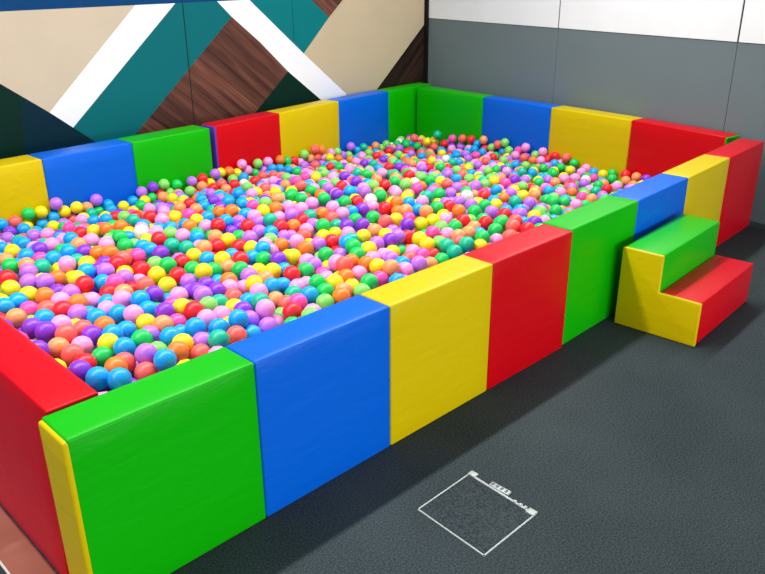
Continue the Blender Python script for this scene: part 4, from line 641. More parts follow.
 "48,1738y;19142,29261,1185y;46609,14700,615o;47863,6923,807r;3389,22117,2480v;6887,19361,2871a;15411,6316,2926b;12636,19792,2799b;33119,19001,2333u;250"
 "67,23240,2267g;15735,19086,2857u;27171,31880,920b;11905,16928,2926l;38393,21315,1434r;8005,20477,2716p;47015,12264,563b;8835,9649,3035r;25061,2337,291"
 "1r;7028,18219,2944y;36034,21252,1749g;6048,26267,1654u;46144,13377,606l;39849,13429,1339p;10747,15019,2935b;7850,27557,1409u;27882,31126,929l;16969,72"
 "36,2900g;39370,25367,889l;39190,4356,1698y;22534,10572,2897u;41387,6922,1299l;6039,17245,2977l;29250,25597,1693g;20475,19602,2784h;30740,20002,2488a;3"
 "4996,26565,1113a;4425,3535,3187y;5529,22417,2377a;5579,14761,3050y;20405,4276,2876c;37608,29019,581a;13207,13667,2875p;47398,6156,813a;44418,6321,984g"
 ";42669,23646,712l;33334,11281,2286y;3554,25549,1750l;32707,24768,1580p;31517,16762,2510g;16106,16757,2857r;41497,25931,594r;18024,25171,1820l;21279,14"
 "208,2853l;16842,26570,1542y;6231,6254,3083r;29912,9566,2670p;5979,11900,3074r;11986,11049,2868a;23348,5606,2845p;44385,4794,1058p;16576,28979,1123g;71"
 "39,25145,1815b;36417,16076,1812u;5439,28865,1137a;46784,21589,491b;12060,15524,2853u;18959,24756,1890b;41160,14435,1088h;31577,2615,2559g;27443,3253,2"
 "818g;12603,7271,2849b;16246,24985,1841p;29820,20820,2429g;45079,15876,623r;34439,27894,916h;22829,7246,2836y;5753,24963,1843p;21361,7686,2835a;3544,19"
 "137,2816t;18197,2539,2834y;13648,15841,2833g;45276,22772,528v;11397,22320,2345u;47593,9032,562y;13480,3072,2831r;27841,10562,2786c;33614,8408,2252b;39"
 "169,28090,517g;21990,3377,2827b;36657,11562,1760g;28649,6412,2746u;34739,23425,1560l;20299,28887,1115b;20973,29459,1035v;18003,10503,2821y;44548,14438"
 ",656y;7921,26312,1560b;3986,28243,1212y;4442,2239,3124p;28947,12168,2710b;27167,21554,2443a;22036,11933,2815b;8893,27848,1272o;13656,10760,2813o;33385"
 ",22710,1800c;10491,11574,2872l;8570,24070,1995p;25755,27873,1263o;14011,8112,2810l;46387,6207,793y;14582,4331,2809p;33160,20975,2047t;23948,2762,2809g"
 ";39245,7786,1454r;37019,4495,1878b;19098,16968,2805a;13221,23247,2147l;45217,19606,566v;3566,10423,3134c;45397,9936,610g;24686,17993,2790u;44512,23353"
 ",514p;37133,25418,997l;26368,4815,2792v;47919,8105,574l;36254,22259,1501p;21181,30624,876p;33636,20079,2055o;16510,18262,2773b;36674,14615,1716u;38689"
 ",20468,1315b;17859,23403,2101b;36269,2815,1984g;26125,7008,2785p;23871,27089,1378y;45454,5427,879u;27316,29698,956o;9378,5531,2884c;6979,13551,2940g;1"
 "1262,6769,2820g;16772,30637,864t;24263,20280,2599a;22381,2282,2779b;30609,12068,2526o;36111,5084,1951t;2530,17573,2888r;14130,5097,2775t;19679,31355,8"
 "08c;27227,20373,2564g;10505,10402,2836p;4840,22888,2181b;5762,5069,3022r;31687,9374,2413l;7204,21742,2378b;22065,9124,2767b;7627,14154,2891p;13009,173"
 "60,2767o;32189,18718,2306y;35644,30212,493o;37341,17756,1588u;16776,8882,2764p;31720,15313,2391b;36841,27529,702b;35185,8603,1966u;29440,32511,700b;59"
 "31,27252,1323l;17846,28754,1072u;3106,6298,3109y;25618,5210,2758b;18675,5669,2758h;37172,20680,1488r;9355,26101,1538h;7060,29422,974g;27769,6466,2721g"
 ";38947,21988,1149p;12227,3718,2773l;14994,26694,1422a;25690,10525,2755p;14043,26524,1454b;13304,24747,1804u;15331,30387,861g;29462,15896,2604b;41662,1"
 "0609,947g;21678,10933,2750h;28082,28760,1033y;23287,23220,2098p;15488,28324,1127a;23371,8677,2748p;23293,17682,2745p;6782,15324,2868u;33954,5641,2179t"
 ";4809,16868,2859b;41979,21222,810u;43595,7145,885c;26479,3278,2740r;30869,22747,1962h;7608,2255,2915h;8867,16782,2790l;4391,18927,2738b;25644,25619,16"
 "14p;24445,27978,1171u;40478,19537,1048u;34325,17781,2017p;9402,22548,2207g;45520,8217,632y;10427,17144,2754u;23990,12784,2730a;10569,13924,2774l;23344"
 ",20215,2555y;17864,9494,2727g;29596,23912,1830t;45361,14330,487c;31245,21128,2152r;20615,24721,1780b;24428,31616,745y;32418,10923,2269a;28413,4502,265"
 "9y;28957,10545,2612v;29725,4909,2578h;10537,27648,1211b;22491,4881,2717v;37001,6474,1730b;32340,7005,2316r;4478,14212,2934p;27344,15286,2692v;2522,131"
 "90,3016o;5971,3235,2958p;14020,21708,2330v;38178,5629,1596u;8811,20276,2537o;34476,19055,1931p;42388,19368,774u;48397,4915,711c;35027,3920,2043v;20846"
 ",6145,2707g;32647,26212,1183y;39640,8763,1254y;15972,23218,2056u;15789,13642,2706g;25851,19125,2640p;12981,15211,2709p;19404,26580,1392y;29801,6837,25"
 "46l;23711,11964,2702p;13936,30986,758y;28233,32198,677a;20332,14606,2701o;6262,30820,768v;11957,6226,2721v;11379,30624,783u;3255,24192,1858r;15654,118"
 "09,2697y;15654,14557,2697r;8625,7002,2828g;38414,6566,1511o;22760,22044,2256b;45493,6535,712r;43826,22709,504r;42081,18295,812l;18959,22154,2234h;3753"
 "3,22374,1228b;2437,27428,1222h;16646,4497,2689t;28197,13582,2627b;12531,9495,2700h;37808,4860,1647c;41712,24016,593v;7887,18467,2696u;37915,18626,1405"
 "r;5899,7780,2932y;38453,15999,1336v;19021,23833,1916b;12273,30022,829c;34438,16949,1951w;33226,17656,2120b;5136,25501,1582r;27738,8807,2645a;34151,262"
 "79,1028l;17580,19024,2621b;25699,26607,1362y;31976,27643,962p;9932,23418,1988h;19958,20202,2503h;21838,17731,2673y;43377,18370,631y;32485,13408,2208y;"
 "27337,16421,2649p;35218,9629,1849r;42366,7359,933h;8753,13983,2765y;10914,26352,1403b;16987,12513,2670g;21871,22172,2209b;44173,21471,501p;42345,14944"
 ",756y;28280,24124,1797b;39659,22689,914a;9488,15547,2722c;33164,15639,2114h;32338,3790,2306l;12496,16383,2672v;8959,4737,2784l;2498,18971,2669o;20522,"
 "16854,2665b;14991,9248,2665u;38642,17214,1286y;23538,3650,2663p;30385,7919,2452v;14237,18402,2642a;32497,19700,2100y;6899,28602,994b;24226,23309,1991a"
 ";27197,19433,2547g;40788,23576,696b;19143,19244,2580v;29058,20043,2393b;29892,13874,2472w;44443,7235,707r;13906,27884,1105t;43592,20613,557b;41721,171"
 "25,820p;12250,23594,1929u;9101,24787,1690p;11314,18745,2615c;14870,21456,2303v;8089,6355,2801u;5428,3860,2913v;27151,5868,2631y;4354,15382,2824t;31443"
 ",12496,2306r;2793,11913,2980b;30032,21673,2101r;9373,28767,954g;38568,12617,1277b;26431,23094,2013a;6295,14267,2805u;29433,8833,2504r;6907,27677,1129y"
 ";5166,15582,2794o;33876,23325,1484a;27429,2368,2618p;7559,11151,2809g;21246,4103,2637l;26402,13778,2635l;31009,3525,2401p;4353,10993,2937o;32721,7915,"
 "2177p;23829,28744,947g;38661,9184,1309b;27918,7538,2590h;13168,21866,2224r;5265,13732,2843h;17899,15732,2633v;2385,20885,2381p;37487,10276,1452l;28627"
 ",22591,2027v;14352,16484,2630t;34959,10824,1828p;36201,10006,1654c;30797,26869,1114l;18801,30881,693g;35229,15075,1777o;40762,16140,929r;40396,5242,12"
 "39r;14323,19294,2546y;2479,7653,2991w;31760,7885,2277h;6495,9906,2845l;40007,6085,1247v;43407,9245,657b;41773,8378,897l;15035,11259,2620g;34161,28820,"
 "595h;42992,8442,744y;28695,21647,2167l;9674,19768,2502o;31530,19339,2197y;21875,27362,1160c;25380,22171,2155g;29669,29822,711p;32019,23613,1593g;18354"
 ",26101,1396g;19840,6620,2614g;21384,28259,1003v;41790,15742,773g;32755,30975,461r;4785,26508,1316c;37729,27709,459p;8113,4484,2766u;18337,14228,2612g;"
 "15760,29147,867p;10980,23007,2000a;16780,21158,2310l;30646,5571,2391l;45495,3731,789y;8517,30206,733b;16267,27633,1102b;36502,17586,1562y;5729,18678,2"
 "619t;21064,11726,2606b;39891,7045,1198g;11839,13688,2626y;27076,10185,2591u;34031,4662,2047g;24929,29307,838g;8945,3227,2723g;13560,7055,2604v;20103,1"
 "7835,2600r;31143,25025,1399g;10665,25105,1581v;23351,10676,2602p;13577,9398,2603g;17430,3500,2601g;15070,10185,2601b;24505,16801,2601l;10370,18007,261"
 "1y;19482,4738,2600p;38708,23342,892p;4077,7806,2917y;26345,31381,630p;11705,28608,933o;30146,18219,2380u;14479,24118,1772u;41453,12091,802a;33609,2781"
 "1,747r;23975,25351,1525l;19882,9653,2595a;38947,11589,1171p;6709,8852,2807h;11576,4389,2626o;28675,5496,2517g;10323,3291,2661v;27160,13098,2574g;8088,"
 "10023,2745y;17815,27856,1047g;33338,25424,1145r;31555,6393,2281c;11607,20199,2421b;19233,15966,2590l;35691,3414,1851g;40082,8023,1108h;29057,3906,2495"
 "b;12869,10348,2596y;35456,29140,436p;33043,6481,2115r;29087,13491,2469g;34037,16055,1912l;15305,24318,1722t;18165,7022,2585b;35235,4882,1876c;14487,30"
 "35,2585g;6238,24020,1778g;48429,5777,527o;25502,4178,2583a;35934,23686,1148p;19870,11344,2580u;43521,13777,522c;18378,7987,2579t;24624,24066,1764u;813"
 "7,13314,2701g;32275,5130,2208t;44333,18315,431p;3690,29736,755u;25107,6733,2574b;38852,14344,1163p;14635,14203,2574c;20635,10049,2573u;42729,4006,976y"
 ";12550,14258,2578u;24302,9226,2569b;38364,25731,610r;8163,23129,1934y;30722,19022,2254y;29698,12670,2399p;17320,11569,2565b;18826,3556,2565p;17080,630"
 "0,2564t;10497,4476,2626h;17530,22442,2055t;28120,14853,2505b;26431,29219,806a;22097,31238,602u;30564,17119,2315y;10970,13005,2600v;22896,14760,2558r;2"
 "1031,21010,2281y;30602,4389,2352r;4621,9294,2855u;41713,13665,727p;11545,25116,1534v;4157,22247,2082y;35927,6914,1702r;26847,30674,632p;42319,22737,50"
 "2p;16532,3679,2554v;22069,26101,1335p;3863,4924,2878u;7715,8700,2722y;34101,12959,1869r;30322,2565,2375p;44271,9742,472t;35097,16116,1721h;18438,17951"
 ",2544u;27281,24829,1569v;32190,25374,1206p;37915,7895,1381c;15568,5485,2548r;24356,14513,2548o;2449,24067,1733c;25909,30010,694y;7778,19257,2493r;1671"
 "6,14384,2544y;33964,14342,1880c;19806,25833,1377o;23639,15859,2543g;7170,6647,2735l;25620,11378,2543p;10355,30112,678p;2668,21712,2158g;16352,15428,25"
 "41u;7821,16396,2615g;41554,9576,787g;34902,14267,1739t;19524,27696,1022b;25676,3335,2538a;28137,15946,2478a;26144,7875,2536u;31534,29397,597y;25567,30"
 "899,598g;19568,5690,2534p;40852,4479,1125r;39643,15128,1001c;13287,4415,2535g;20286,3179,2530g;11150,2530,2573g;3799,20597,2322p;26841,4068,2522b;2387"
 "0,19340,2447g;5611,9397,2787r;13655,11694,2528l;17213,25109,1505l;2455,24955,1536a;33085,28919,559u;24267,10635,2526u;21318,13424,2524t;22833,24137,16"
 "95p;37701,3239,1536r;3117,9358,2869g;34723,24332,1122l;33611,12266,1903o;7226,22537,1992h;42084,11357,642a;7848,15021,2618l;28486,29527,684y;6877,2053"
 "0,2311l;29601,27766,905y;28867,28189,862r;30432,25626,1244o;7164,30534,606r;32698,9565,2033u;29486,24804,1451t;22543,17243,2510u;24943,18844,2464b;128"
 "41,6546,2517g;14770,25257,1458p;24529,11835,2509r;18096,16848,2508y;6420,7042,2733o;14888,6900,2508r;10193,6084,2580a;14847,12408,2507u;35075,18343,16"
 "69u;38269,10595,1200b;36966,16781,1389r;29900,10411,2324p;9299,18407,2506l;34490,6363,1855r;25085,25005,1502l;25734,14923,2503g;19981,15366,2503a;3032"
 "0,29277,637o;42821,21412,466p;40623,17815,822b;43228,11420,481r;18307,29599,695b;13391,14485,2500g;28825,30413,560u;23001,30612,585a;32973,22010,1628r"
 ";25410,8688,2495p;26044,16489,2495o;10272,16290,2527r;25203,20857,2237g;28536,24944,1451p;23298,13992,2492o;20760,23565,1775p;21280,4998,2491b;39414,1"
 "0720,1007y;27785,30276,591b;37345,11663,1314u;9661,10847,2579c;28538,9611,2409g;27661,26158,1237h;31028,27811,801g;31141,7125,2210o;36757,8734,1458b;2"
 "1473,9667,2485o;4009,26099,1266o;44082,3121,792c;24736,6000,2483p;37000,21543,1169c;9422,29977,633p;36007,14082,1514b;6263,19876,2365p;19904,23024,186"
 "6p;26970,7337,2466b;5109,11943,2737v;46848,3603,590c;9764,27183,1052p;3986,21392,2144u;10482,20457,2276r;2674,3062,2838a;35883,27884,446b;19313,2257,2"
 "475u;15792,20813,2226c;30036,22536,1795a;4493,19988,2349v;12331,28022,900b;7046,26231,1228o;35839,18793,1504p;17221,17469,2471b;14222,17493,2471o;2988"
 "8,16590,2288h;32980,2678,2050a;6231,22861,1886p;25830,12751,2470b;20423,27332,1018a;40759,21960,640a;17784,5758,2468y;24332,30531,562b;3083,28206,865r"
 ";30843,23523,1557c;19088,11890,2467l;29534,14727,2314p;34110,9458,1804b;27810,18781,2383b;2432,5301,2833r;33917,10807,1813v;42225,20265,529p;38916,192"
 "33,1013b;22153,21120,2170u;40420,3046,1149b;24537,15574,2463c;5357,21593,2098o;27218,28789,760p;40310,10223,859y;31648,22206,1699y;40754,20414,707r;34"
 "834,2971,1829o;41228,19386,673g;27075,11295,2443o;42807,9842,535a;22553,13404,2457a;14929,29486,666b;3852,2706,2781r;9589,11951,2540a;20807,21772,2058"
 "y;33116,13966,1906p;14809,31002,507g;28641,26378,1128r;26547,20893,2186v;11253,12087,2487y;13144,26965,1064p;8342,28437,808b;4713,7059,2741y;32594,146"
 "74,1967r;11092,7765,2490r;11303,3528,2484w;19278,29956,598l;12345,22063,2002p;36978,18601,1309p;8169,11977,2582u;7049,7603,2640b;23317,9645,2442b;2633"
 "7,24797,1480a;16032,17560,2440h;16200,7545,2439h;5086,30617,525g;40458,14952,786t;31368,14576,2107t;20482,8252,2438b;38676,24836,561b;2639,26354,1168p"
 ";12533,17980,2431b;16425,5501,2434v;23445,21557,2073y;10210,25774,1278g;3984,6624,2753v;12389,25926,1248u;12831,11213,2439t;36255,12527,1424p;25596,17"
 "614,2429p;4154,27105,1019g;34814,20348,1514b;30893,16361,2149v;6168,17941,2485y;23365,27967,865v;14006,13031,2426p;8597,15689,2498b;17381,2214,2426y;1"
 "1789,10068,2452v;8641,25707,1284y;22120,4162,2424a;39814,17652,867u;12170,27140,1008r;2901,14474,2668r;21518,24113,1600o;10819,21547,2065p;35023,13278"
 ",1605v;5665,10385,2679b;24200,4266,2423b;17824,20328,2235g;22402,19126,2356u;11382,17654,2430r;22251,25291,1361b;9508,9078,2516g;24918,7586,2418g;3776"
 "2,15349,1177p;42217,12893,520p;5475,28060,838g;36056,15412,1440p;22158,6869,2415v;28983,23288,1668p;35131,19493,1516y;26373,18522,2385l;12630,12032,24"
 "21b;22887,11989,2411u;5593,12611,2638r;6662,3928,2623y;29972,11572,2219r;4746,5099,2701o;10374,8184,2474p;37809,20229,1075y;8599,18945,2376a;40966,864"
 "2,773g;41640,3320,945y;39431,23675,578p;42622,6386,693l;42771,3055,831a;14097,28627,732r;36954,7880,1372c;20507,30866,466t;16633,20194,2229p;37804,934"
 "0,1197o;28547,11431,2316u;28024,23172,1716l;15907,8976,2396r;3942,9739,2719y;28365,2652,2340u;47508,4417,445t;11205,24257,1543h;9557,13732,2467c;14930"
 ",22896,1803v;6131,15768,2519y;4142,24383,1516l;19660,12968,2393o;41736,4713,872t;38329,4249,1303r;23336,25804,1231c;38723,2882,1284b;27703,20916,2093y"
 ";20919,2313,2390r;35215,7660,1613v;4456,28927,674u;33456,24353,1110u;10427,19486,2299v;39663,12688,852y;13110,8442,2389b;21764,8386,2384h;14088,20652,"
 "2156v;37023,5334,1432b;28084,27324,904r;12444,24577,1468o;13247,23916,1597p;2969,18138,2457b;35824,25157,749p;39651,24510,443b;7641,17501,2435p;14124,"
 "14979,2381y;32302,16755,1938r;24029,7611,2379u;35754,26656,531u;18734,8771,2377l;16184,6384,2376g;38878,5009,1193b;7627,3056,2547g;25571,23721,1627b;9"
 "889,21774,1978g;26580,26786,1019b;5142,29510,579b;5322,5802,2640u;30357,9009,2154g;19764,10451,2369l;39626,21578,705g;9582,9992,2463r;2503,10292,2734r"
 ";11675,14471,2388g;22481,23116,1736u;26559,14551,2363y;34384,26963,587h;14886,5014,2366o;20214,21128,2071t;9274,7735,2471y;6025,13317,2560o;13382,1845"
 "0,2341u;25306,13743,2362l;28425,12810,2288y;5090,27206,933b;34547,21218,1401r;3610,16174,2520u;2432,6728,2728g;21904,14534,2360o;37762,12929,1118v;244"
 "5,30601,447l;5328,23910,1575a;22611,29166,608l;7213,4592,2547y;43798,4194,649a;26470,28121,765u;20923,20020,2204a;14745,8522,2354o;29914,19540,2075a;1"
 "8675,27789,821g;16064,12942,2353a;11992,2795,2374t;22456,7892,2352g;29512,5917,2221u;32815,12707,1844y;9129,23307,1683p;5636,6681,2608p;15492,27359,89"
 "3u;39518,20275,769l;8153,5425,2499p;39035,5972,1103b;13286,5807,2348t;29030,18192,2219l;10249,7165,2415g;6694,12145,2539l;16971,13306,2341p;36919,3583"
 ",1447p;30648,10705,2088p;36310,19571,1264p;26384,19839,2206p;28444,8404,2267b;13949,3632,2338t;14271,10466,2338a;23171,16716,2336c;20414,12328,2334o;2"
 "928,4355,2689u;11431,27627,829p;20757,22560,1804o;31766,16107,1955a;36956,15570,1217p;15288,15408,2330c;8607,2482,2462g;32102,17844,1909l;18725,20356,"
 "2138a;20257,18826,2283a;15883,21605,1959c;28550,17461,2243b;7078,5594,2521p;35946,16826,1364g;21289,3076,2322v;19764,8762,2319l;18639,10220,2319c;4177"
 "8,5997,728b;13285,2372,2320l;23112,4332,2316o;5170,17486,2404v;20392,29969,467g;3272,13575,2586a;33716,7144,1748l;37603,24300,617b;38389,13485,975o;37"
 "830,25112,488u;38507,8392,1039o;24453,26106,1093c;6862,24452,1422a;22562,5902,2312v;11597,16167,2327b;25035,27419,843r;26130,6009,2310p;24296,13471,23"
 "09b;17564,14703,2309u;13057,30082,447u;26716,25977,1109a;4668,2891,2600u;44049,5587,500p;21781,12679,2303y;33912,3559,1774g;25548,28437,663r;3724,2304"
 "7,1683r;21161,18877,2253b;17833,24425,1415g;21036,26674,971l;4402,13254,2550y;29960,26602,877u;8328,24835,1332b;6746,17184,2374r;3231,12623,2602y;1675"
 "5,10509,2298b;22699,18049,2289v;2843,20062,2163r;6497,11024,2510g;16379,2521,2293p;6061,21954,1868b;37911,14187,1028r;35787,5967,1484u;32960,8638,1793"
 "b;7597,20889,2034b;16887,23980,1493b;6349,25589,1173b;15163,18166,2278v;18765,13174,2289g;19661,28518,637p;30831,9687,2023y;40422,11628,641g;27707,535"
 "2,2255o;5610,20497,2089b;36529,24085,729g;16839,16247,2280a;27338,17187,2256c;30260,15824,2063p;20936,6893,2279o;26797,15902,2270y;20436,13684,2278o;3"
 "5480,17620,1390y;18112,4212,2277b;10977,5596,2325y;8500,27179,853b;16880,8013,2276u;2940,22665,1727l;8724,10555,2402g;18363,19444,2182a;40610,6935,777"
 "r;31539,5527,1975g;26460,17209,2271t;27480,14206,2245g;17604,8791,2273u;19206,14416,2273o;19339,7541,2271a;15239,3764,2269v;9847,25008,1266o;41073,212"
 "03,442h;30077,3333,2107p;34443,22412,1177y;9139,6466,2375r;8217,21726,1877h;32954,5683,1814u;22699,15989,2263u;32226,26772,674a;16554,29605,457u;2793,"
 "16092,2436r;24353,3470,2260b;30950,15283,1974l;9096,20872,2004u;16426,9604,2259y;26216,8680,2258b;34453,11988,1524b;13659,25783,1102v;39704,19392,685p"
 ";12951,25242,1207v;26942,9251,2244a;24832,12620,2255y;3361,7171,2594y;16340,26135,1026c;18233,21420,1912l;8312,9195,2394r;6143,5683,2485u;3453,5681,25"
 "87g;20595,16048,2247p;24696,19668,2134y;3310,26901,874c;12041,8050,2267a;39111,16747,795c;8904,14881,2322o;9700,16963,2278p;5476,8609,2507g;18271,1195"
 "4,2242u;19066,22773,1674b;30387,28428,493u;20273,5380,2241b;6267,2391,2471o;26309,9961,2239b;27943,20022,2043v;9916,12862,2309a;34379,15232,1513v;3624"
 "7,25825,464r;33784,21717,1312p;13955,23086,1609a;35017,25871,568r;15785,25336,1165b;11112,9381,2276o;36704,13738,1156o;21212,25066,1218l;4769,20699,20"
 "06y;13238,20032,2079p;26430,11766,2228h;23769,18187,2218g;14422,5819,2230v;3195,17290,2348v;11782,21235,1919p;35494,22831,961u;12879,13229,2233b;37543"
 ",16254,1021o;19301,21054,1941h;9809,2603,2310y;4622,8487,2522b;41053,13124,485t;39001,15709,788r;15039,20195,2051p;28901,7728,2124g;27484,12260,2191l;"
 "42706,5388,559p;12533,20542,2005p;12674,22806,1644u;17015,27156,798b;25113,9839,2217a;31838,11628,1831u;39483,9936,743b;31346,25777,861y;2520,8615,258"
 "0y;19816,24380,1338a;26306,10815,2212g;32689,23292,1181t;13918,8746,2212b;10494,28718,529y;37382,7044,1151u;19067,6451,2211h;33079,10487,1674t;9745,41"
 "75,2296v;7849,7375,2369c;15852,11093,2204b;19660,16870,2203r;34328,25346,683o;26134,2487,2203a;27537,23922,1392u;22700,26633,878c;3416,11583,2523g;185"
 "29,14936,2198p;30184,24217,1208t;18103,11124,2196b;34272,8691,1522g;36779,22269,835y;26769,21861,1775r;31677,10117,1831c;23922,5622,2191h;29287,22243,"
 "1607u;27293,27575,681g;3760,18334,2242y;33171,16470,1632c;38824,21080,657b;30917,20452,1721u;8573,8383,2314b;41318,7348,570o;36245,4509,1352p;11993,11"
 "548,2201p;32777,18594,1652a;16597,22014,1743o;36914,9798,1097v;12855,19297,2098h;7445,27053,775c;10538,23776,1416b;32008,8904,1784y;31308,18197,1833c;"
 "21888,18464,2143b;6893,23487,1464g;39698,14177,624l;31711,4163,1862r;28995,4741,2071h;16577,19245,2088u;13472,16922,2164g;12174,5521,2181u;6065,28700,"
 "482v;32924,20196,1504b;39804,16015,601y;38185,11499,851p;39291,18373,668y;18142,3231,2152v;32253,24186,1011a;11659,22641,1608p;5403,16550,2265l;14092,"
 "2361,2150l;14414,27199,722v;11043,10629,2195y;10501,22400,1648l;8901,13143,2247b;15667,2964,2146g;37736,19407,866b;26587,23690,1401p;22636,11114,2145b"
 ";3663,8528,2474v;24741,2489,2142y;5063,18279,2189p;27157,6599,2124y;38613,7172,901l;21596,16590,2136l;27252,8343,2116b;31041,13257,1839c")

# ------------------------------------------------------------------ helpers
def link(o, parent=None):
    COL.objects.link(o)
    if parent is not None:
        o.parent = parent
    return o

def mesh_obj(name, bm, mats, parent=None, smooth=True):
    me = bpy.data.meshes.new(name)
    bmesh.ops.recalc_face_normals(bm, faces=bm.faces[:])
    if smooth:
        for f in bm.faces:
            f.smooth = True
    bm.to_mesh(me); bm.free()
    for m in (mats if isinstance(mats, (list, tuple)) else [mats]):
        me.materials.append(m)
    return link(bpy.data.objects.new(name, me), parent)

def empty(name, loc):
    o = bpy.data.objects.new(name, None)
    o.empty_display_size = 0.1
    o.location = loc
    return link(o)

def tag(o, label=None, cat=None, group=None, kind=None):
    for k, v in (('label', label), ('category', cat), ('group', group), ('kind', kind)):
        if v:
            o[k] = v
    return o

def srgb(r, g, b, k=0.88):
    f = lambda c: c / 12.92 if c <= 0.04045 else ((c + 0.055) / 1.055) ** 2.4
    return (k * f(r / 255), k * f(g / 255), k * f(b / 255), 1.0)

def nodes_of(name):
    m = bpy.data.materials.new(name); m.use_nodes = True
    nt = m.node_tree
    return m, nt, nt.nodes['Principled BSDF']

def vinyl(name, rgb, rough=0.36, crease=0.2, sheen=(1, 1, 1)):
    """Soft padded vinyl: flat colour, faint mottling, shallow horizontal creases."""
    m, nt, b = nodes_of(name)
    N, L = nt.nodes, nt.links
    tc = N.new('ShaderNodeTexCoord')
    mp = N.new('ShaderNodeMapping'); mp.inputs['Scale'].default_value = (5, 5, 16)
    L.new(tc.outputs['Object'], mp.inputs['Vector'])
    n1 = N.new('ShaderNodeTexNoise'); n1.inputs['Scale'].default_value = 1.0; n1.inputs['Detail'].default_value = 4
    n1.inputs['Distortion'].default_value = 0.6
    L.new(mp.outputs['Vector'], n1.inputs['Vector'])
    n2 = N.new('ShaderNodeTexNoise'); n2.inputs['Scale'].default_value = 420; n2.inputs['Detail'].default_value = 1
    L.new(tc.outputs['Object'], n2.inputs['Vector'])
    b1 = N.new('ShaderNodeBump'); b1.inputs['Strength'].default_value = crease; b1.inputs['Distance'].default_value = 0.02
    L.new(n1.outputs['Fac'], b1.inputs['Height'])
    b2 = N.new('ShaderNodeBump'); b2.inputs['Strength'].default_value = 0.05; b2.inputs['Distance'].default_value = 0.001
    L.new(n2.outputs['Fac'], b2.inputs['Height']); L.new(b1.outputs['Normal'], b2.inputs['Normal'])
    L.new(b2.outputs['Normal'], b.inputs['Normal'])
    b.inputs['Base Color'].default_value = srgb(*rgb)
    b.inputs['Roughness'].default_value = rough
    b.inputs['Specular IOR Level'].default_value = VINYL_SPEC
    b.inputs['Sheen Weight'].default_value = 0.05               # tinted sheen put in for the coloured shine on the block tops
    b.inputs['Sheen Roughness'].default_value = 0.4
    b.inputs['Sheen Tint'].default_value = tuple(sheen) + (1,)
    return m
VINYL_SPEC = 0.22

def plain(name, rgb, rough=0.6, spec=0.12, metal=0.0):
    m, nt, b = nodes_of(name)
    N, L = nt.nodes, nt.links
    tc = N.new('ShaderNodeTexCoord')
    n = N.new('ShaderNodeTexNoise'); n.inputs['Scale'].default_value = 3.0; n.inputs['Detail'].default_value = 3
    L.new(tc.outputs['Object'], n.inputs['Vector'])
    r = N.new('ShaderNodeValToRGB')
    c = srgb(*rgb)
    r.color_ramp.elements[0].color = tuple(x * 0.94 for x in c[:3]) + (1,)
    r.color_ramp.elements[1].color = tuple(min(1, x * 1.05) for x in c[:3]) + (1,)
    L.new(n.outputs['Fac'], r.inputs['Fac']); L.new(r.outputs['Color'], b.inputs['Base Color'])
    b.inputs['Roughness'].default_value = rough
    b.inputs['Specular IOR Level'].default_value = spec
    b.inputs['Metallic'].default_value = metal
    return m

def wood(name, dark, mid, light, angle, plank):
    """Stained boards running along `angle` (radians) in the wall's XZ plane."""
    m, nt, b = nodes_of(name)
    N, L = nt.nodes, nt.links
    tc = N.new('ShaderNodeTexCoord')
    rot = N.new('ShaderNodeMapping'); rot.inputs['Rotation'].default_value = (0, angle, 0)
    L.new(tc.outputs['Object'], rot.inputs['Vector'])
    st = N.new('ShaderNodeMapping'); st.inputs['Scale'].default_value = (1.0, 1, 14)
    L.new(rot.outputs['Vector'], st.inputs['Vector'])
    n = N.new('ShaderNodeTexNoise'); n.inputs['Scale'].default_value = 2.0; n.inputs['Detail'].default_value = 6
    L.new(st.outputs['Vector'], n.inputs['Vector'])
    r = N.new('ShaderNodeValToRGB')
    e = r.color_ramp.elements
    e[0].position = 0.3; e[0].color = srgb(*dark)
    e[1].position = 0.72; e[1].color = srgb(*light)
    x = e.new(0.5); x.color = srgb(*mid)
    L.new(n.outputs['Fac'], r.inputs['Fac'])
    st2 = N.new('ShaderNodeMapping'); st2.inputs['Scale'].default_value = (0.001, 1, 1 / plank)
    L.new(rot.outputs['Vector'], st2.inputs['Vector'])
    sep = N.new('ShaderNodeSeparateXYZ'); L.new(st2.outputs['Vector'], sep.inputs['Vector'])
    fr = N.new('ShaderNodeMath'); fr.operation = 'FRACT'; L.new(sep.outputs['Z'], fr.inputs[0])
    fl = N.new('ShaderNodeMath'); fl.operation = 'FLOOR'; L.new(sep.outputs['Z'], fl.inputs[0])
    wn = N.new('ShaderNodeTexWhiteNoise'); wn.noise_dimensions = '1D'; L.new(fl.outputs[0], wn.inputs['W'])
    mr = N.new('ShaderNodeMapRange'); mr.inputs['To Min'].default_value = 0.6; mr.inputs['To Max'].default_value = 1.35
    L.new(wn.outputs['Value'], mr.inputs['Value'])
    gap = N.new('ShaderNodeMath'); gap.operation = 'GREATER_THAN'; gap.inputs[1].default_value = 0.06
    L.new(fr.outputs[0], gap.inputs[0])
    g2 = N.new('ShaderNodeMapRange'); g2.inputs['To Min'].default_value = 0.45; g2.inputs['To Max'].default_value = 1.0
    L.new(gap.outputs[0], g2.inputs['Value'])
    mul = N.new('ShaderNodeMath'); mul.operation = 'MULTIPLY'
    L.new(mr.outputs['Result'], mul.inputs[0]); L.new(g2.outputs['Result'], mul.inputs[1])
    sc = N.new('ShaderNodeVectorMath'); sc.operation = 'SCALE'
    L.new(r.outputs['Color'], sc.inputs[0]); L.new(mul.outputs[0], sc.inputs['Scale'])
    L.new(sc.outputs['Vector'], b.inputs['Base Color'])
    b.inputs['Roughness'].default_value = 0.55
    b.inputs['Specular IOR Level'].default_value = 0.25
    return m

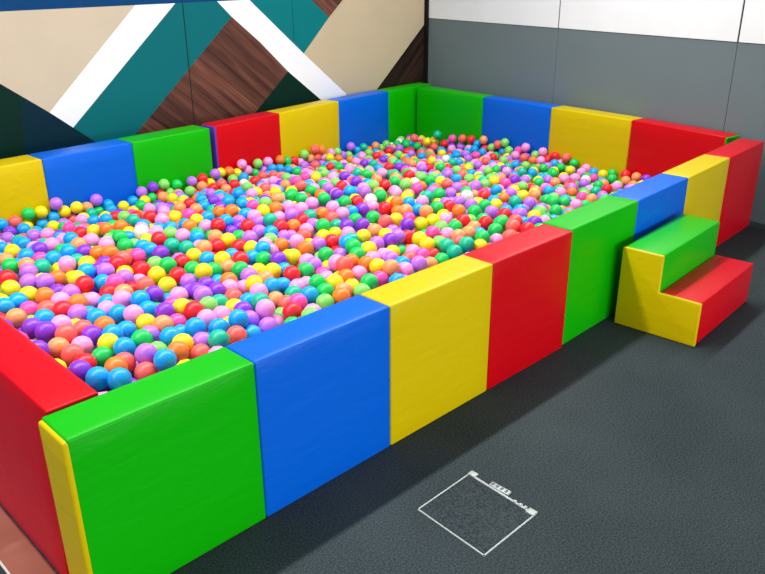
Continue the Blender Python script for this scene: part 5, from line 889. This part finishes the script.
def carpet(name, dark, light):
    m, nt, b = nodes_of(name)
    N, L = nt.nodes, nt.links
    tc = N.new('ShaderNodeTexCoord')
    n = N.new('ShaderNodeTexNoise'); n.inputs['Scale'].default_value = 160; n.inputs['Detail'].default_value = 3
    L.new(tc.outputs['Object'], n.inputs['Vector'])
    n2 = N.new('ShaderNodeTexNoise'); n2.inputs['Scale'].default_value = 1.6; n2.inputs['Detail'].default_value = 5
    L.new(tc.outputs['Object'], n2.inputs['Vector'])
    mx = N.new('ShaderNodeMix'); mx.data_type = 'FLOAT'; mx.inputs[0].default_value = 0.22
    L.new(n.outputs['Fac'], mx.inputs[2]); L.new(n2.outputs['Fac'], mx.inputs[3])
    r = N.new('ShaderNodeValToRGB')
    r.color_ramp.elements[0].position = 0.34; r.color_ramp.elements[0].color = srgb(*dark)
    r.color_ramp.elements[1].position = 0.66; r.color_ramp.elements[1].color = srgb(*light)
    L.new(mx.outputs[0], r.inputs['Fac']); L.new(r.outputs['Color'], b.inputs['Base Color'])
    bp = N.new('ShaderNodeBump'); bp.inputs['Strength'].default_value = 0.5; bp.inputs['Distance'].default_value = 0.004
    L.new(n.outputs['Fac'], bp.inputs['Height']); L.new(bp.outputs['Normal'], b.inputs['Normal'])
    b.inputs['Roughness'].default_value = 0.95
    b.inputs['Specular IOR Level'].default_value = 0.1
    return m

# ------------------------------------------------------------------ materials
V = {'red': vinyl('red_vinyl', (214, 0, 14), sheen=(1, .25, .9)), 'green': vinyl('green_vinyl', (6, 184, 0), sheen=(.9, 1, .3)),
     'blue': vinyl('blue_vinyl', (0, 102, 224), sheen=(.1, 1, 1)), 'yellow': vinyl('yellow_vinyl', (224, 196, 0), sheen=(1, 1, .2)),
     'purple': vinyl('purple_vinyl', (96, 60, 190))}
BALL_RGB = dict(r=(244, 36, 52), c=(254, 106, 98), o=(252, 132, 40), a=(254, 160, 100), y=(250, 226, 18), g=(10, 205, 92),
                l=(136, 222, 104), t=(0, 190, 150), b=(0, 168, 242), v=(140, 56, 216), u=(190, 118, 240), p=(255, 160, 222),
                h=(254, 84, 176), w=(246, 232, 238))
BALL_NAME = dict(r='red', c='coral', o='orange', a='peach', y='yellow', g='green', l='lime', t='teal', b='blue', v='purple',
                 u='lavender', p='pink', h='magenta', w='white')
def ball_mat(k):
    m, nt, b = nodes_of(BALL_NAME[k] + '_ball_plastic')
    N, L = nt.nodes, nt.links
    tc = N.new('ShaderNodeTexCoord')
    n = N.new('ShaderNodeTexNoise'); n.inputs['Scale'].default_value = 9; n.inputs['Detail'].default_value = 2
    L.new(tc.outputs['Object'], n.inputs['Vector'])
    c = srgb(*BALL_RGB[k], 1.0)
    r = N.new('ShaderNodeValToRGB')
    r.color_ramp.elements[0].color = tuple(x * 0.93 for x in c[:3]) + (1,)
    r.color_ramp.elements[1].color = tuple(min(1, x * 1.06) for x in c[:3]) + (1,)
    L.new(n.outputs['Fac'], r.inputs['Fac']); L.new(r.outputs['Color'], b.inputs['Base Color'])
    b.inputs['Roughness'].default_value = 0.36
    b.inputs['Specular IOR Level'].default_value = 0.5
    b.inputs['Subsurface Weight'].default_value = 0.55          # thin hollow plastic lets light through
    b.inputs['Subsurface Radius'].default_value = (1, 1, 1)
    b.inputs['Subsurface Scale'].default_value = 0.03
    return m
BM = {k: ball_mat(k) for k in BALL_RGB}

# ------------------------------------------------------------------ room
A0, B0 = Vector((5.04, 0.13, 0)), Vector((5.44, 3.70, 0))      # two points on the grey wall's foot
DG = (B0 - A0).normalized(); NG = Vector((-DG.y, DG.x, 0))      # NG points into the room
def box_bm(bm, lo, hi, M=None, mat=0):
    vs = [bm.verts.new((x, y, z)) for x in (lo[0], hi[0]) for y in (lo[1], hi[1]) for z in (lo[2], hi[2])]
    if M is not None:
        for v in vs:
            v.co = M @ v.co
    for q in ((0, 1, 3, 2), (4, 6, 7, 5), (0, 4, 5, 1), (2, 3, 7, 6), (0, 2, 6, 4), (1, 5, 7, 3)):
        f = bm.faces.new([vs[i] for i in q]); f.material_index = mat
    return vs
def box_obj(name, lo, hi, m, parent=None, M=None, bevel=0.0, seg=2, smooth=False):
    bm = bmesh.new(); box_bm(bm, lo, hi, M)
    bmesh.ops.recalc_face_normals(bm, faces=bm.faces[:])
    if bevel:
        bmesh.ops.bevel(bm, geom=bm.edges[:], offset=bevel, segments=seg, affect='EDGES', profile=0.6)
    return mesh_obj(name, bm, m, parent, smooth=bool(bevel) or smooth)

floor = box_obj('floor', (-6, -8, -0.1), (9, 4.2, 0), carpet('dark_carpet', FLOOR_DARK, FLOOR_LIGHT))
tag(floor, kind='structure')
wl = box_obj('wall_back', (-4, 3.704, 0), (5.5, 3.9, 2.9), plain('navy_wall_paint', (0, 62, 112)))
tag(wl, kind='structure')
MW = Matrix(((DG.x, -NG.x, 0, A0.x), (DG.y, -NG.y, 0, A0.y), (0, 0, 1, 0), (0, 0, 0, 1)))   # s along wall, +y into the wall
wr = box_obj('wall_right', (-4.5, 0.006, 0), (3.8, 0.2, 2.9), plain('grey_wall_paint', (128, 140, 142), rough=0.5), M=MW)
tag(wr, kind='structure')
# lower grey boards and upper white boards, with open joints between them
wm = plain('white_wall_board', (252, 255, 255), rough=0.5)
gm = plain('grey_wall_board', (116, 130, 133), rough=0.45)
seams = [-4.4, -2.85, -1.26, 0.33, 1.915, 3.595]
dk = plain('dark_joint', (52, 60, 66))
jb = bmesh.new()
for s in seams[1:-1]:
    box_bm(jb, (s - 0.012, 0.0035, 1.215), (s + 0.012, 0.0058, 2.9), MW)
    box_bm(jb, (s - 0.004, 0.0045, 0.0), (s + 0.004, 0.0058, 1.21), MW)
box_bm(jb, (-4.4, 0.0035, 1.2), (3.595, 0.0058, 1.222), MW)
mesh_obj('joint', jb, dk, wr, smooth=False)
for a, b in zip(seams[:-1], seams[1:]):
    box_obj('white_board', (a + 0.007, -0.004, 1.217), (b - 0.007, 0.006, 2.9), wm, wr, MW)
    box_obj('grey_board', (a + 0.002, 0.0, 0.0), (b - 0.002, 0.006, 1.211), gm, wr, MW)
tag(box_obj('trim_1', (5.405, 3.66, 0), (5.432, 3.704, 2.9), plain('black_corner_trim', (24, 22, 24))), kind='structure')

# ---- painted mural on the wall behind the pit (a thin clad panel, y 3.696..3.703)
TOP = 1.463
BOT = 0.30
POLY = [
 ('cream', [(-1.0, TOP), (2.31, TOP), (1.565, .792), (1.275, 1.018), (.70, TOP)]),
 ('white', [(2.31, TOP), (2.638, TOP), (1.715, .665), (1.565, .792)]),
 ('green', [(.70, TOP), (1.275, 1.018), (1.40, .92), (1.31, BOT), (-1.0, BOT), (-1.0, TOP)]),
 ('navy', [(1.40, .92), (1.565, .792), (1.715, .665), (1.929, .483), (1.90, BOT), (1.31, BOT)]),
 ('teal', [(2.638, TOP), (3.008, TOP), (3.132, 1.343), (2.218, .574), (1.93, .335), (1.90, BOT), (1.929, .483), (1.715, .665)]),
 ('white', [(3.008, TOP), (3.313, TOP), (3.853, 1.002), (4.34, .601), (4.7, BOT), (4.37, BOT), (4.024, .587), (3.671, .867), (3.395, 1.128), (3.132, 1.343)]),
 ('wood', [(3.132, 1.343), (3.395, 1.128), (3.671, .867), (3.33, .589), (2.98, BOT), (1.90, BOT), (1.93, .335), (2.218, .574)]),
 ('green', [(3.671, .867), (4.024, .587), (4.37, BOT), (2.98, BOT), (3.33, .589)]),
 ('teal2', [(3.313, TOP), (3.932, TOP), (4.158, 1.286), (3.853, 1.002)]),
 ('wood', [(3.932, TOP), (4.373, TOP), (4.158, 1.286)]),
 ('cream2', [(3.853, 1.002), (4.158, 1.286), (4.373, TOP), (5.404, TOP), (5.404, 1.154), (4.746, .599), (4.60, .48), (4.34, .601)]),
 ('brown', [(5.404, 1.154), (4.746, .599), (4.60, .48), (4.34, .601), (4.7, BOT), (5.404, BOT)]),
]
MCOL = dict(cream=plain('cream_paint', (204, 188, 164)), white=plain('white_stripe_paint', (244, 245, 250)), green=plain('dark_green_paint', (0, 40, 30)),
            navy=plain('dark_navy_paint', (0, 38, 54)), teal=plain('teal_paint', (0, 104, 110)), teal2=plain('bright_teal_paint', (0, 116, 120)),
            wood=wood('stained_boards', (66, 38, 31), (96, 56, 44), (122, 76, 60), -math.radians(40), 0.10),
            cream2=plain('sand_paint', (198, 181, 150)), brown=wood('dark_stained_boards', (26, 15, 12), (46, 27, 20), (66, 42, 30), math.radians(42), 0.12),
            seam=plain('joint_line', (14, 40, 44)))
keys = list(MCOL)
bm = bmesh.new()
for k, pts in POLY:
    vs = [bm.verts.new((x, 3.697, z)) for x, z in pts]
    f = bm.faces.new(vs); f.material_index = keys.index(k)
    if f.normal.y > 0: f.normal_flip()
for s, h_, b_ in ((2.70, .004, BOT), (3.75, .002, 1.12)):
    vs = [bm.verts.new((x, 3.6962, z)) for x, z in ((s - h_, b_), (s + h_, b_), (s + h_, TOP), (s - h_, TOP))]
    f = bm.faces.new(vs); f.material_index = keys.index('seam')
r = bmesh.ops.extrude_face_region(bm, geom=bm.faces[:])
for v in [g for g in r['geom'] if isinstance(g, bmesh.types.BMVert)]:
    v.co.y = 3.7035
mural = mesh_obj('wall_mural', bm, [MCOL[k] for k in keys], smooth=False)
tag(mural, 'geometric wall mural of cream, teal, white, dark green and stained wood shapes behind the pit', 'mural')

# ------------------------------------------------------------------ padded barrier sections
H = 0.603
def padded_block(name, base, mat, parent, h=H, r=0.008, puff=0.004, end=None):
    """Soft block on a plan quadrilateral `base` = [front a, front b, back b, back a]; faces bulge a little, edges are rounded."""
    n, nz = 8, 8
    a, b, c, d = [Vector((p[0], p[1], 0)) for p in base]
    u = (b - a).normalized(); w = (d - a).normalized()
    bm = bmesh.new()
    vs = [bm.verts.new(p) for p in (a, b, c, d)] + [bm.verts.new(p + Vector((0, 0, h))) for p in (a, b, c, d)]
    for q in ((0, 1, 2, 3), (4, 7, 6, 5), (0, 4, 5, 1), (1, 5, 6, 2), (2, 6, 7, 3), (3, 7, 4, 0)):
        bm.faces.new([vs[i] for i in q])
    bmesh.ops.recalc_face_normals(bm, faces=bm.faces[:])
    bmesh.ops.bevel(bm, geom=bm.edges[:], offset=r, segments=4, affect='EDGES', profile=0.5)
    big = [f for f in bm.faces if f.calc_area() > 0.02]
    es = {e for f in big for e in f.edges}
    bmesh.ops.subdivide_edges(bm, edges=list(es), cuts=7, use_grid_fill=True)
    L = (b - a).length; T = (d - a).length
    for v in bm.verts:
        p = v.co - a
        s, t, z = p.dot(u) / L, p.dot(w) / T, p.z / h
        g = lambda q: max(0.0, 1 - (2 * q - 1) ** 4)
        if t < 0.02: v.co -= w * puff * g(s) * g(z)
        if t > 0.98: v.co += w * puff * g(s) * g(z)
        if z > 0.99: v.co.z += puff * 0.7 * g(s) * g(t)
    return mesh_obj(name, bm, mat, parent)

def barrier(name, pts, T, side, colours, label, end_a=None, end_b=None, group='padded barrier sections', lean=0.0):
    """A row of hinged blocks along the plan polyline pts; thickness T to `side` (+1 left of travel)."""
    P = [Vector((x, y)) for x, y in pts]
    root = empty(name, (P[0].x, P[0].y, 0))
    root.location = (0, 0, 0)
    tag(root, label, 'barrier', group)
    nrm = []
    for i in range(len(P)):
        t = (P[min(i + 1, len(P) - 1)] - P[max(i - 1, 0)]).normalized()
        nrm.append(Vector((-t.y, t.x)) * side)
    for i, c in enumerate(colours):
        u = (P[i + 1] - P[i]).normalized() * 0.0008
        q = [P[i] + u, P[i + 1] - u, P[i + 1] - u + nrm[i + 1] * T, P[i] + u + nrm[i] * T]
        ob = padded_block(c + '_block', q, V[c], root)
        if lean:                                   # this section slumps inwards at the top
            for v in ob.data.vertices:
                v.co += Vector((nrm[i].x, nrm[i].y, 0)) * lean * v.co.z / H
    def cap(i, c, sgn):
        t = (P[min(i + 1, len(P) - 1)] - P[max(i - 1, 0)]).normalized() * sgn
        p, n = P[i] + nrm[i] * 0.002, nrm[i] * (T - 0.004)
        q = [p + t * 0.011, p - t * 0.02, p - t * 0.02 + n, p + t * 0.011 + n]
        padded_block(c + '_end_cap', q, V[c], root, h=H - 0.006, r=0.009, puff=0.0)
    if end_a: cap(0, end_a, -1)
    if end_b: cap(len(P) - 1, end_b, 1)
    return root

G_ = 'padded barrier sections'
barrier('padded_barrier', [(-.008, 0), (.598, 0), (1.201, 0), (1.801, -.003), (2.388, -.008)], .166, 1, ['green', 'blue', 'yellow', 'red'],
        'four block padded barrier on the carpet with yellow end face at the near corner', end_a='yellow')
barrier('padded_barrier', [(2.402, .006), (3.045, .020), (3.66, .043), (4.293, .075), (4.928, .108)], .166, 1, ['green', 'blue', 'yellow', 'red'],
        'four block padded barrier standing behind the foam steps')
barrier('padded_barrier', [(-.05, 3.118), (.60, 3.14), (1.26, 3.173), (1.90, 3.205), (2.55, 3.242)], .205, 1, ['red', 'yellow', 'blue', 'green'],
        'padded barrier before the mural whose visible blocks are yellow, blue and green')
barrier('padded_barrier', [(2.622, 3.277), (3.285, 3.345), (4.01, 3.43), (4.70, 3.495), (5.335, 3.522)], .165, 1, ['red', 'yellow', 'blue', 'green'],
        'padded barrier before the mural with purple end face beside its red block', end_a='purple')
barrier('padded_barrier', [(5.066, 3.47), (5.041, 2.633), (5.026, 1.896), (4.981, 1.132), (4.878, .352)], .165, 1, ['green', 'blue', 'yellow', 'red'],
        'padded barrier along the grey wall, its red block ending in a green face', end_b='green')
barrier('padded_barrier', [(-.0215, .178), (-.0215, .95), (-.02, 1.68), (-.016, 2.40), (-.014, 3.10)], .156, -1, ['red', 'yellow', 'blue', 'green'],
        'padded end barrier with red block above the wood strip, abutting the yellow end face', lean=.036)

# ------------------------------------------------------------------ foam steps
st = empty('foam_steps', (2.815, -.04, 0))
st.rotation_euler = (0, 0, 0.055)
tag(st, 'two tier foam steps with yellow sides, green top and red lower step on the carpet', 'steps')
SL, D1, D2, H1, H2 = 0.738, 0.213, 0.425, 0.425, 0.232
prof = [(0, 0.002), (0, H1), (-D1, H1), (-D1, H2), (-D2, H2), (-D2, 0.002)]
def prism(name, pr, x0, x1, m, bev=0.007):
    bm = bmesh.new()
    a = [bm.verts.new((x0, y, z)) for y, z in pr]; b = [bm.verts.new((x1, y, z)) for y, z in pr]
    bm.faces.new(a); bm.faces.new(b[::-1])
    for i in range(len(pr)):
        j = (i + 1) % len(pr); bm.faces.new((a[i], b[i], b[j], a[j]))
    bmesh.ops.recalc_face_normals(bm, faces=bm.faces[:])
    if bev:
        bmesh.ops.bevel(bm, geom=bm.edges[:], offset=bev, segments=3, affect='EDGES', profile=0.5)
    return mesh_obj(name, bm, m, st)
inn = 0.012
prism('yellow_side', prof, 0.0, 0.02, V['yellow'])
prism('yellow_side', [(-.008, 0.004), (-.008, H1 - .008), (-D1 + .008, H1 - .008), (-D1 + .008, H2 - .008), (-D2 + .008, H2 - .008), (-D2 + .008, 0.004)], SL - 0.004, SL + 0.003, V['yellow'], 0.002)
e = 0.0008
prism('green_step', [(-e, 0.006), (-e, H1 - e), (-D1 + e, H1 - e), (-D1 + e, H2 - 0.02), (-D1 + e, 0.006)], 0.0195, SL - 0.0045, V['green'], 0.008)
prism('red_step', [(-D1 + e * 1.2, 0.006), (-D1 + e * 1.2, H2 - e), (-D2 + e, H2 - e), (-D2 + e, 0.006)], 0.0195, SL - 0.0045, V['red'], 0.008)

# ------------------------------------------------------------------ floor box lid frame
fb = empty('floor_box_frame', (1.13, -.49, 0))
tag(fb, 'thin pale metal frame of a floor box set in the dark carpet', 'floor box')
Q = [(-.138, .155), (.150, .158), (.130, -.152), (-.156, -.153)]
pm = plain('pale_metal', (176, 182, 180), rough=0.45, spec=0.5, metal=0.25)
bm = bmesh.new()
w_ = [.0045, .009, .0045, .0045]
Qv = [Vector((x, y, 0)) for x, y in Q]
cen = sum(Qv, Vector()) / 4
for i in range(4):
    a, b = Qv[i], Qv[(i + 1) % 4]
    t = (b - a).normalized(); n = Vector((-t.y, t.x, 0))
    if n.dot(cen - a) < 0: n = -n
    p = [a, b, b + n * w_[i], a + n * w_[i]]
    lo = [bm.verts.new(q + Vector((0, 0, .0))) for q in p]; hi = [bm.verts.new(q + Vector((0, 0, .005))) for q in p]
    bm.faces.new(lo); bm.faces.new(hi)
    for k in range(4):
        l = (k + 1) % 4; bm.faces.new((lo[k], lo[l], hi[l], hi[k]))
mesh_obj('rim', bm, pm, fb, smooth=False)
def tab(x0, y0, x1, y1, z, name='hinge', m=pm):
    return box_obj(name, (x0, y0, 0.0), (x1, y1, z), m, fb, bevel=.002)
tab(.140, .128, .166, .160, .008)
hg = tab(.142, -.022, .166, .062, .009, 'latch')
gm2 = plain('grey_slot', (112, 118, 120))
for y in (-.008, .012, .032, .052):
    box_obj('slot', (.147, y - .004, .008), (.161, y + .004, .0105), gm2, hg)
tab(.114, -.152, .142, -.118, .008)
for y in (-.060, -.085, -.105):
    box_obj('rivet', (.128, y - .006, .004), (.140, y + .006, .0075), pm, fb, bevel=.0015)
ins = [(x * .95 + .0, y * .95) for x, y in Q]
bm = bmesh.new()
lo = [bm.verts.new((x, y, .0003)) for x, y in ins]; hi = [bm.verts.new((x, y, .0022)) for x, y in ins]
bm.faces.new(lo); bm.faces.new(hi)
for k in range(4):
    l = (k + 1) % 4; bm.faces.new((lo[k], lo[l], hi[l], hi[k]))
mesh_obj('carpet_inlay', bm, carpet('inlay_carpet', FLOOR_DARK, FLOOR_LIGHT), fb, smooth=False)

# ------------------------------------------------------------------ wood look strip under the end barrier
bm = bmesh.new()
nx, ny = 14, 120
grid = []
for j in range(ny + 1):
    y = -.35 + 3.5 * j / ny
    row = []
    for i in range(nx + 1):
        x = -.128 + .102 * i / nx
        z = .003 + .011 * math.exp(-((y - .47 - .25 * (x + .06)) / .018) ** 2) * math.exp(-((x + .07) / .05) ** 2) \
              + .008 * math.exp(-((y - .40 + .2 * (x + .06)) / .015) ** 2) * math.exp(-((x + .06) / .05) ** 2)
        row.append(bm.verts.new((x, y, z)))
    grid.append(row)
for j in range(ny):
    for i in range(nx):
        bm.faces.new((grid[j][i], grid[j][i + 1], grid[j + 1][i + 1], grid[j + 1][i]))
r = bmesh.ops.extrude_face_region(bm, geom=bm.faces[:])
for v in [g for g in r['geom'] if isinstance(g, bmesh.types.BMVert)]:
    v.co.z = 0.0004
ws = mesh_obj('vinyl_strip', bm, wood('rosewood_vinyl', (214, 122, 100), (236, 144, 120), (250, 168, 146), 0.0, 0.4))
tag(ws, 'salmon wood look floor strip with a small crease beside the red end barrier', 'floor strip')
box_obj('pale_edging', (-.136, -.35, .0004), (-.1285, 3.1, .004), plain('pale_edging', (225, 222, 215)), ws)

# ------------------------------------------------------------------ balls
R = 0.041
def ico(sub):
    bm = bmesh.new(); bmesh.ops.create_icosphere(bm, subdivisions=sub, radius=R)
    v = np.array([x.co[:] for x in bm.verts]); f = np.array([[x.index for x in q.verts] for q in bm.faces]); bm.free()
    return v, f
ball_me = {}
for k in BALL_RGB:
    bm = bmesh.new(); bmesh.ops.create_icosphere(bm, subdivisions=4, radius=R)
    for f in bm.faces: f.smooth = True
    me = bpy.data.meshes.new(BALL_NAME[k] + '_ball'); bm.to_mesh(me); bm.free(); me.materials.append(BM[k]); ball_me[k] = me
for line in BALLS.strip().split('\n'):
    x, y, z, k, lab = line.split(' ', 4)
    o = bpy.data.objects.new(BALL_NAME[k] + '_ball', ball_me[k])
    o.location = (int(x) / 1e4, int(y) / 1e4, int(z) / 1e4)
    link(o)
    o.rotation_euler = (random.uniform(0, 6), random.uniform(0, 6), random.uniform(0, 6))
    tag(o, lab, 'ball', 'plastic balls in the ball pit')

sm = lambda t: np.clip(t, 0, 1) ** 2 * (3 - 2 * np.clip(t, 0, 1))
def heap(x, y):
    t = sm((3.25 - y) / 1.5); a = .21 + .20 * t; k = sm((x - 2.6) / 2.3)
    a = a * (1 - k) + k * (.11 + .10 * sm((3.3 - y) / 1.2) * 0.6 + .05 * sm((1.2 - y) / 1.0))
    return a + .04 * sm((1.4 - x) / 1.4) * sm((2.2 - y) / 1.2)
rest, rk = [], []
ALLK = list(BALL_RGB)
for s in REST.split(';'):
    a, b, c = s[:-1].split(',')
    rest.append((int(a) / 1e4, int(b) / 1e4, int(c) / 1e4)); rk.append(ALLK.index(s[-1]))
rest = np.array(rest); rk = np.array(rk)
front = np.array([[int(q) / 1e4 for q in l.split(' ')[:3]] for l in BALLS.strip().split('\n')])
# the layers underneath, down to the floor
a = 2 * R * 1.006; zl = a * math.sqrt(2 / 3); lat = []
for k in range(6):
    for j in range(48):
        for i in range(60):
            lat.append((.2 + R + i * a + (j % 2) * a / 2 + (k % 2) * a / 2, .17 + R + j * a * math.sqrt(3) / 2 + (k % 2) * a / math.sqrt(12), R + .002 + k * zl))
lat = np.array(lat); x, y, z = lat.T
m_ = R + .003
ok = (y > np.where(x < 2.39, .176, .176 + (x - 2.39) * .045) + m_) & (y < np.where(x < 2.58, 3.13 + (x - .6) * .05, 3.265 + (x - 2.61) * .1) - m_) \
    & (x < np.interp(y, [.34, 1.132, 1.896, 2.633, 3.44], [4.87, 4.975, 5.02, 5.035, 5.05]) - m_) & (x > .193 + m_) & (z < heap(x, y) - .06)
lat = lat[ok]
every = np.vstack([rest, front]); keep = np.ones(len(lat), bool)
for s in range(0, len(lat), 400):
    d2 = ((lat[s:s + 400, None, :] - every[None]) ** 2).sum(2).min(1)
    keep[s:s + 400] = d2 > (2 * R * 1.003) ** 2
lat = lat[keep]
rng = np.random.default_rng(3)
def ball_mass(name, C, K, sub):
    v, f = ico(sub); n = len(C)
    rot = rng.uniform(0, 2 * math.pi, n); c, s = np.cos(rot), np.sin(rot)
    vv = np.empty((n, len(v), 3))
    vv[:, :, 0] = v[None, :, 0] * c[:, None] - v[None, :, 1] * s[:, None]
    vv[:, :, 1] = v[None, :, 0] * s[:, None] + v[None, :, 1] * c[:, None]
    vv[:, :, 2] = v[None, :, 2]
    vv += C[:, None, :]
    return vv.reshape(-1, 3), (f[None] + (np.arange(n) * len(v))[:, None, None]).reshape(-1, 3), np.repeat(K, len(f))
hi = rest[:, 2] > heap(rest[:, 0], rest[:, 1]) - .085
parts = [ball_mass('a', rest[hi], rk[hi], 3 if False else 2), ball_mass('b', rest[~hi], rk[~hi], 1), ball_mass('c', lat, rng.integers(0, len(ALLK) - 1, len(lat)), 1)]
off = 0; VV, FF, MM = [], [], []
for v, f, k in parts:
    VV.append(v); FF.append(f + off); MM.append(k); off += len(v)
VV = np.vstack(VV); FF = np.vstack(FF); MM = np.concatenate(MM)
me = bpy.data.meshes.new('ball_fill')
me.vertices.add(len(VV)); me.vertices.foreach_set('co', VV.ravel())
me.loops.add(FF.size); me.loops.foreach_set('vertex_index', FF.ravel().astype(np.int32))
me.polygons.add(len(FF)); me.polygons.foreach_set('loop_start', np.arange(0, FF.size, 3, dtype=np.int32))
for k in ALLK: me.materials.append(BM[k])
me.polygons.foreach_set('material_index', MM.astype(np.int32))
me.update(calc_edges=True); me.validate()
me.polygons.foreach_set('use_smooth', np.ones(len(me.polygons), bool))
bf = link(bpy.data.objects.new('ball_fill', me))
tag(bf, 'the remaining plastic balls of many colours filling the ball pit', 'balls', kind='stuff')

# ------------------------------------------------------------------ light
w = bpy.data.worlds.new('room_light'); scene.world = w; w.use_nodes = True
# a bright ceiling overhead fading to darker surroundings at eye level
wt = w.node_tree; bg = wt.nodes['Background']
tc = wt.nodes.new('ShaderNodeTexCoord'); sp = wt.nodes.new('ShaderNodeSeparateXYZ'); mr = wt.nodes.new('ShaderNodeMapRange')
wt.links.new(tc.outputs['Generated'], sp.inputs['Vector']); wt.links.new(sp.outputs['Z'], mr.inputs['Value'])
mr.inputs['From Min'].default_value = 0.05; mr.inputs['From Max'].default_value = 0.5
mr.inputs['To Min'].default_value = 0.18; mr.inputs['To Max'].default_value = 1.0
sc_ = wt.nodes.new('ShaderNodeVectorMath'); sc_.operation = 'SCALE'; sc_.inputs[0].default_value = WORLD_COL[:3]
wt.links.new(mr.outputs['Result'], sc_.inputs['Scale']); wt.links.new(sc_.outputs['Vector'], bg.inputs['Color'])
w.node_tree.nodes['Background'].inputs['Strength'].default_value = WORLD_STR
def area(name, loc, rot, sx, sy, power, col=(1, 1, 1)):
    l = bpy.data.lights.new(name, 'AREA'); l.shape = 'RECTANGLE'; l.size = sx; l.size_y = sy; l.energy = power; l.color = col
    o = bpy.data.objects.new(name, l); o.location = loc; o.rotation_euler = rot
    return link(o)
area('ceiling_strip_light', (2.2, 1.15, 3.5), (0, 0, 0), 12.0, 0.10, KEY, (1, 0.985, 0.96))
area('front_fill_light', (0.5, -7.0, 0.95), (math.radians(90), 0, 0), 10.0, 1.8, FRONT_FILL, (0.95, 0.98, 1))  # added fill, unseen behind the camera, to lift the barriers' front faces

# ------------------------------------------------------------------ camera
YAW, PITCH, ROLL, F = CAM
fwd = Vector((math.sin(YAW) * math.cos(PITCH), math.cos(YAW) * math.cos(PITCH), math.sin(PITCH)))
right = Vector((math.cos(YAW), -math.sin(YAW), 0)); up = right.cross(fwd)
r2 = right * math.cos(ROLL) + up * math.sin(ROLL); u2 = up * math.cos(ROLL) - right * math.sin(ROLL)
cam = bpy.data.objects.new('camera', bpy.data.cameras.new('camera')); link(cam)
M = Matrix.Identity(4)
for i in range(3):
    M[i][0], M[i][1], M[i][2], M[i][3] = r2[i], u2[i], -fwd[i], CAM_LOC[i]
cam.matrix_world = M
cam.data.sensor_width = 36; cam.data.lens = F / 765 * 36; cam.data.clip_start = 0.05; cam.data.clip_end = 60
scene.camera = cam
scene.view_settings.view_transform = 'Standard'; scene.view_settings.look = 'None'
scene.view_settings.gamma = 1; scene.view_settings.use_curve_mapping = False
scene.view_settings.exposure = EXPOSURE
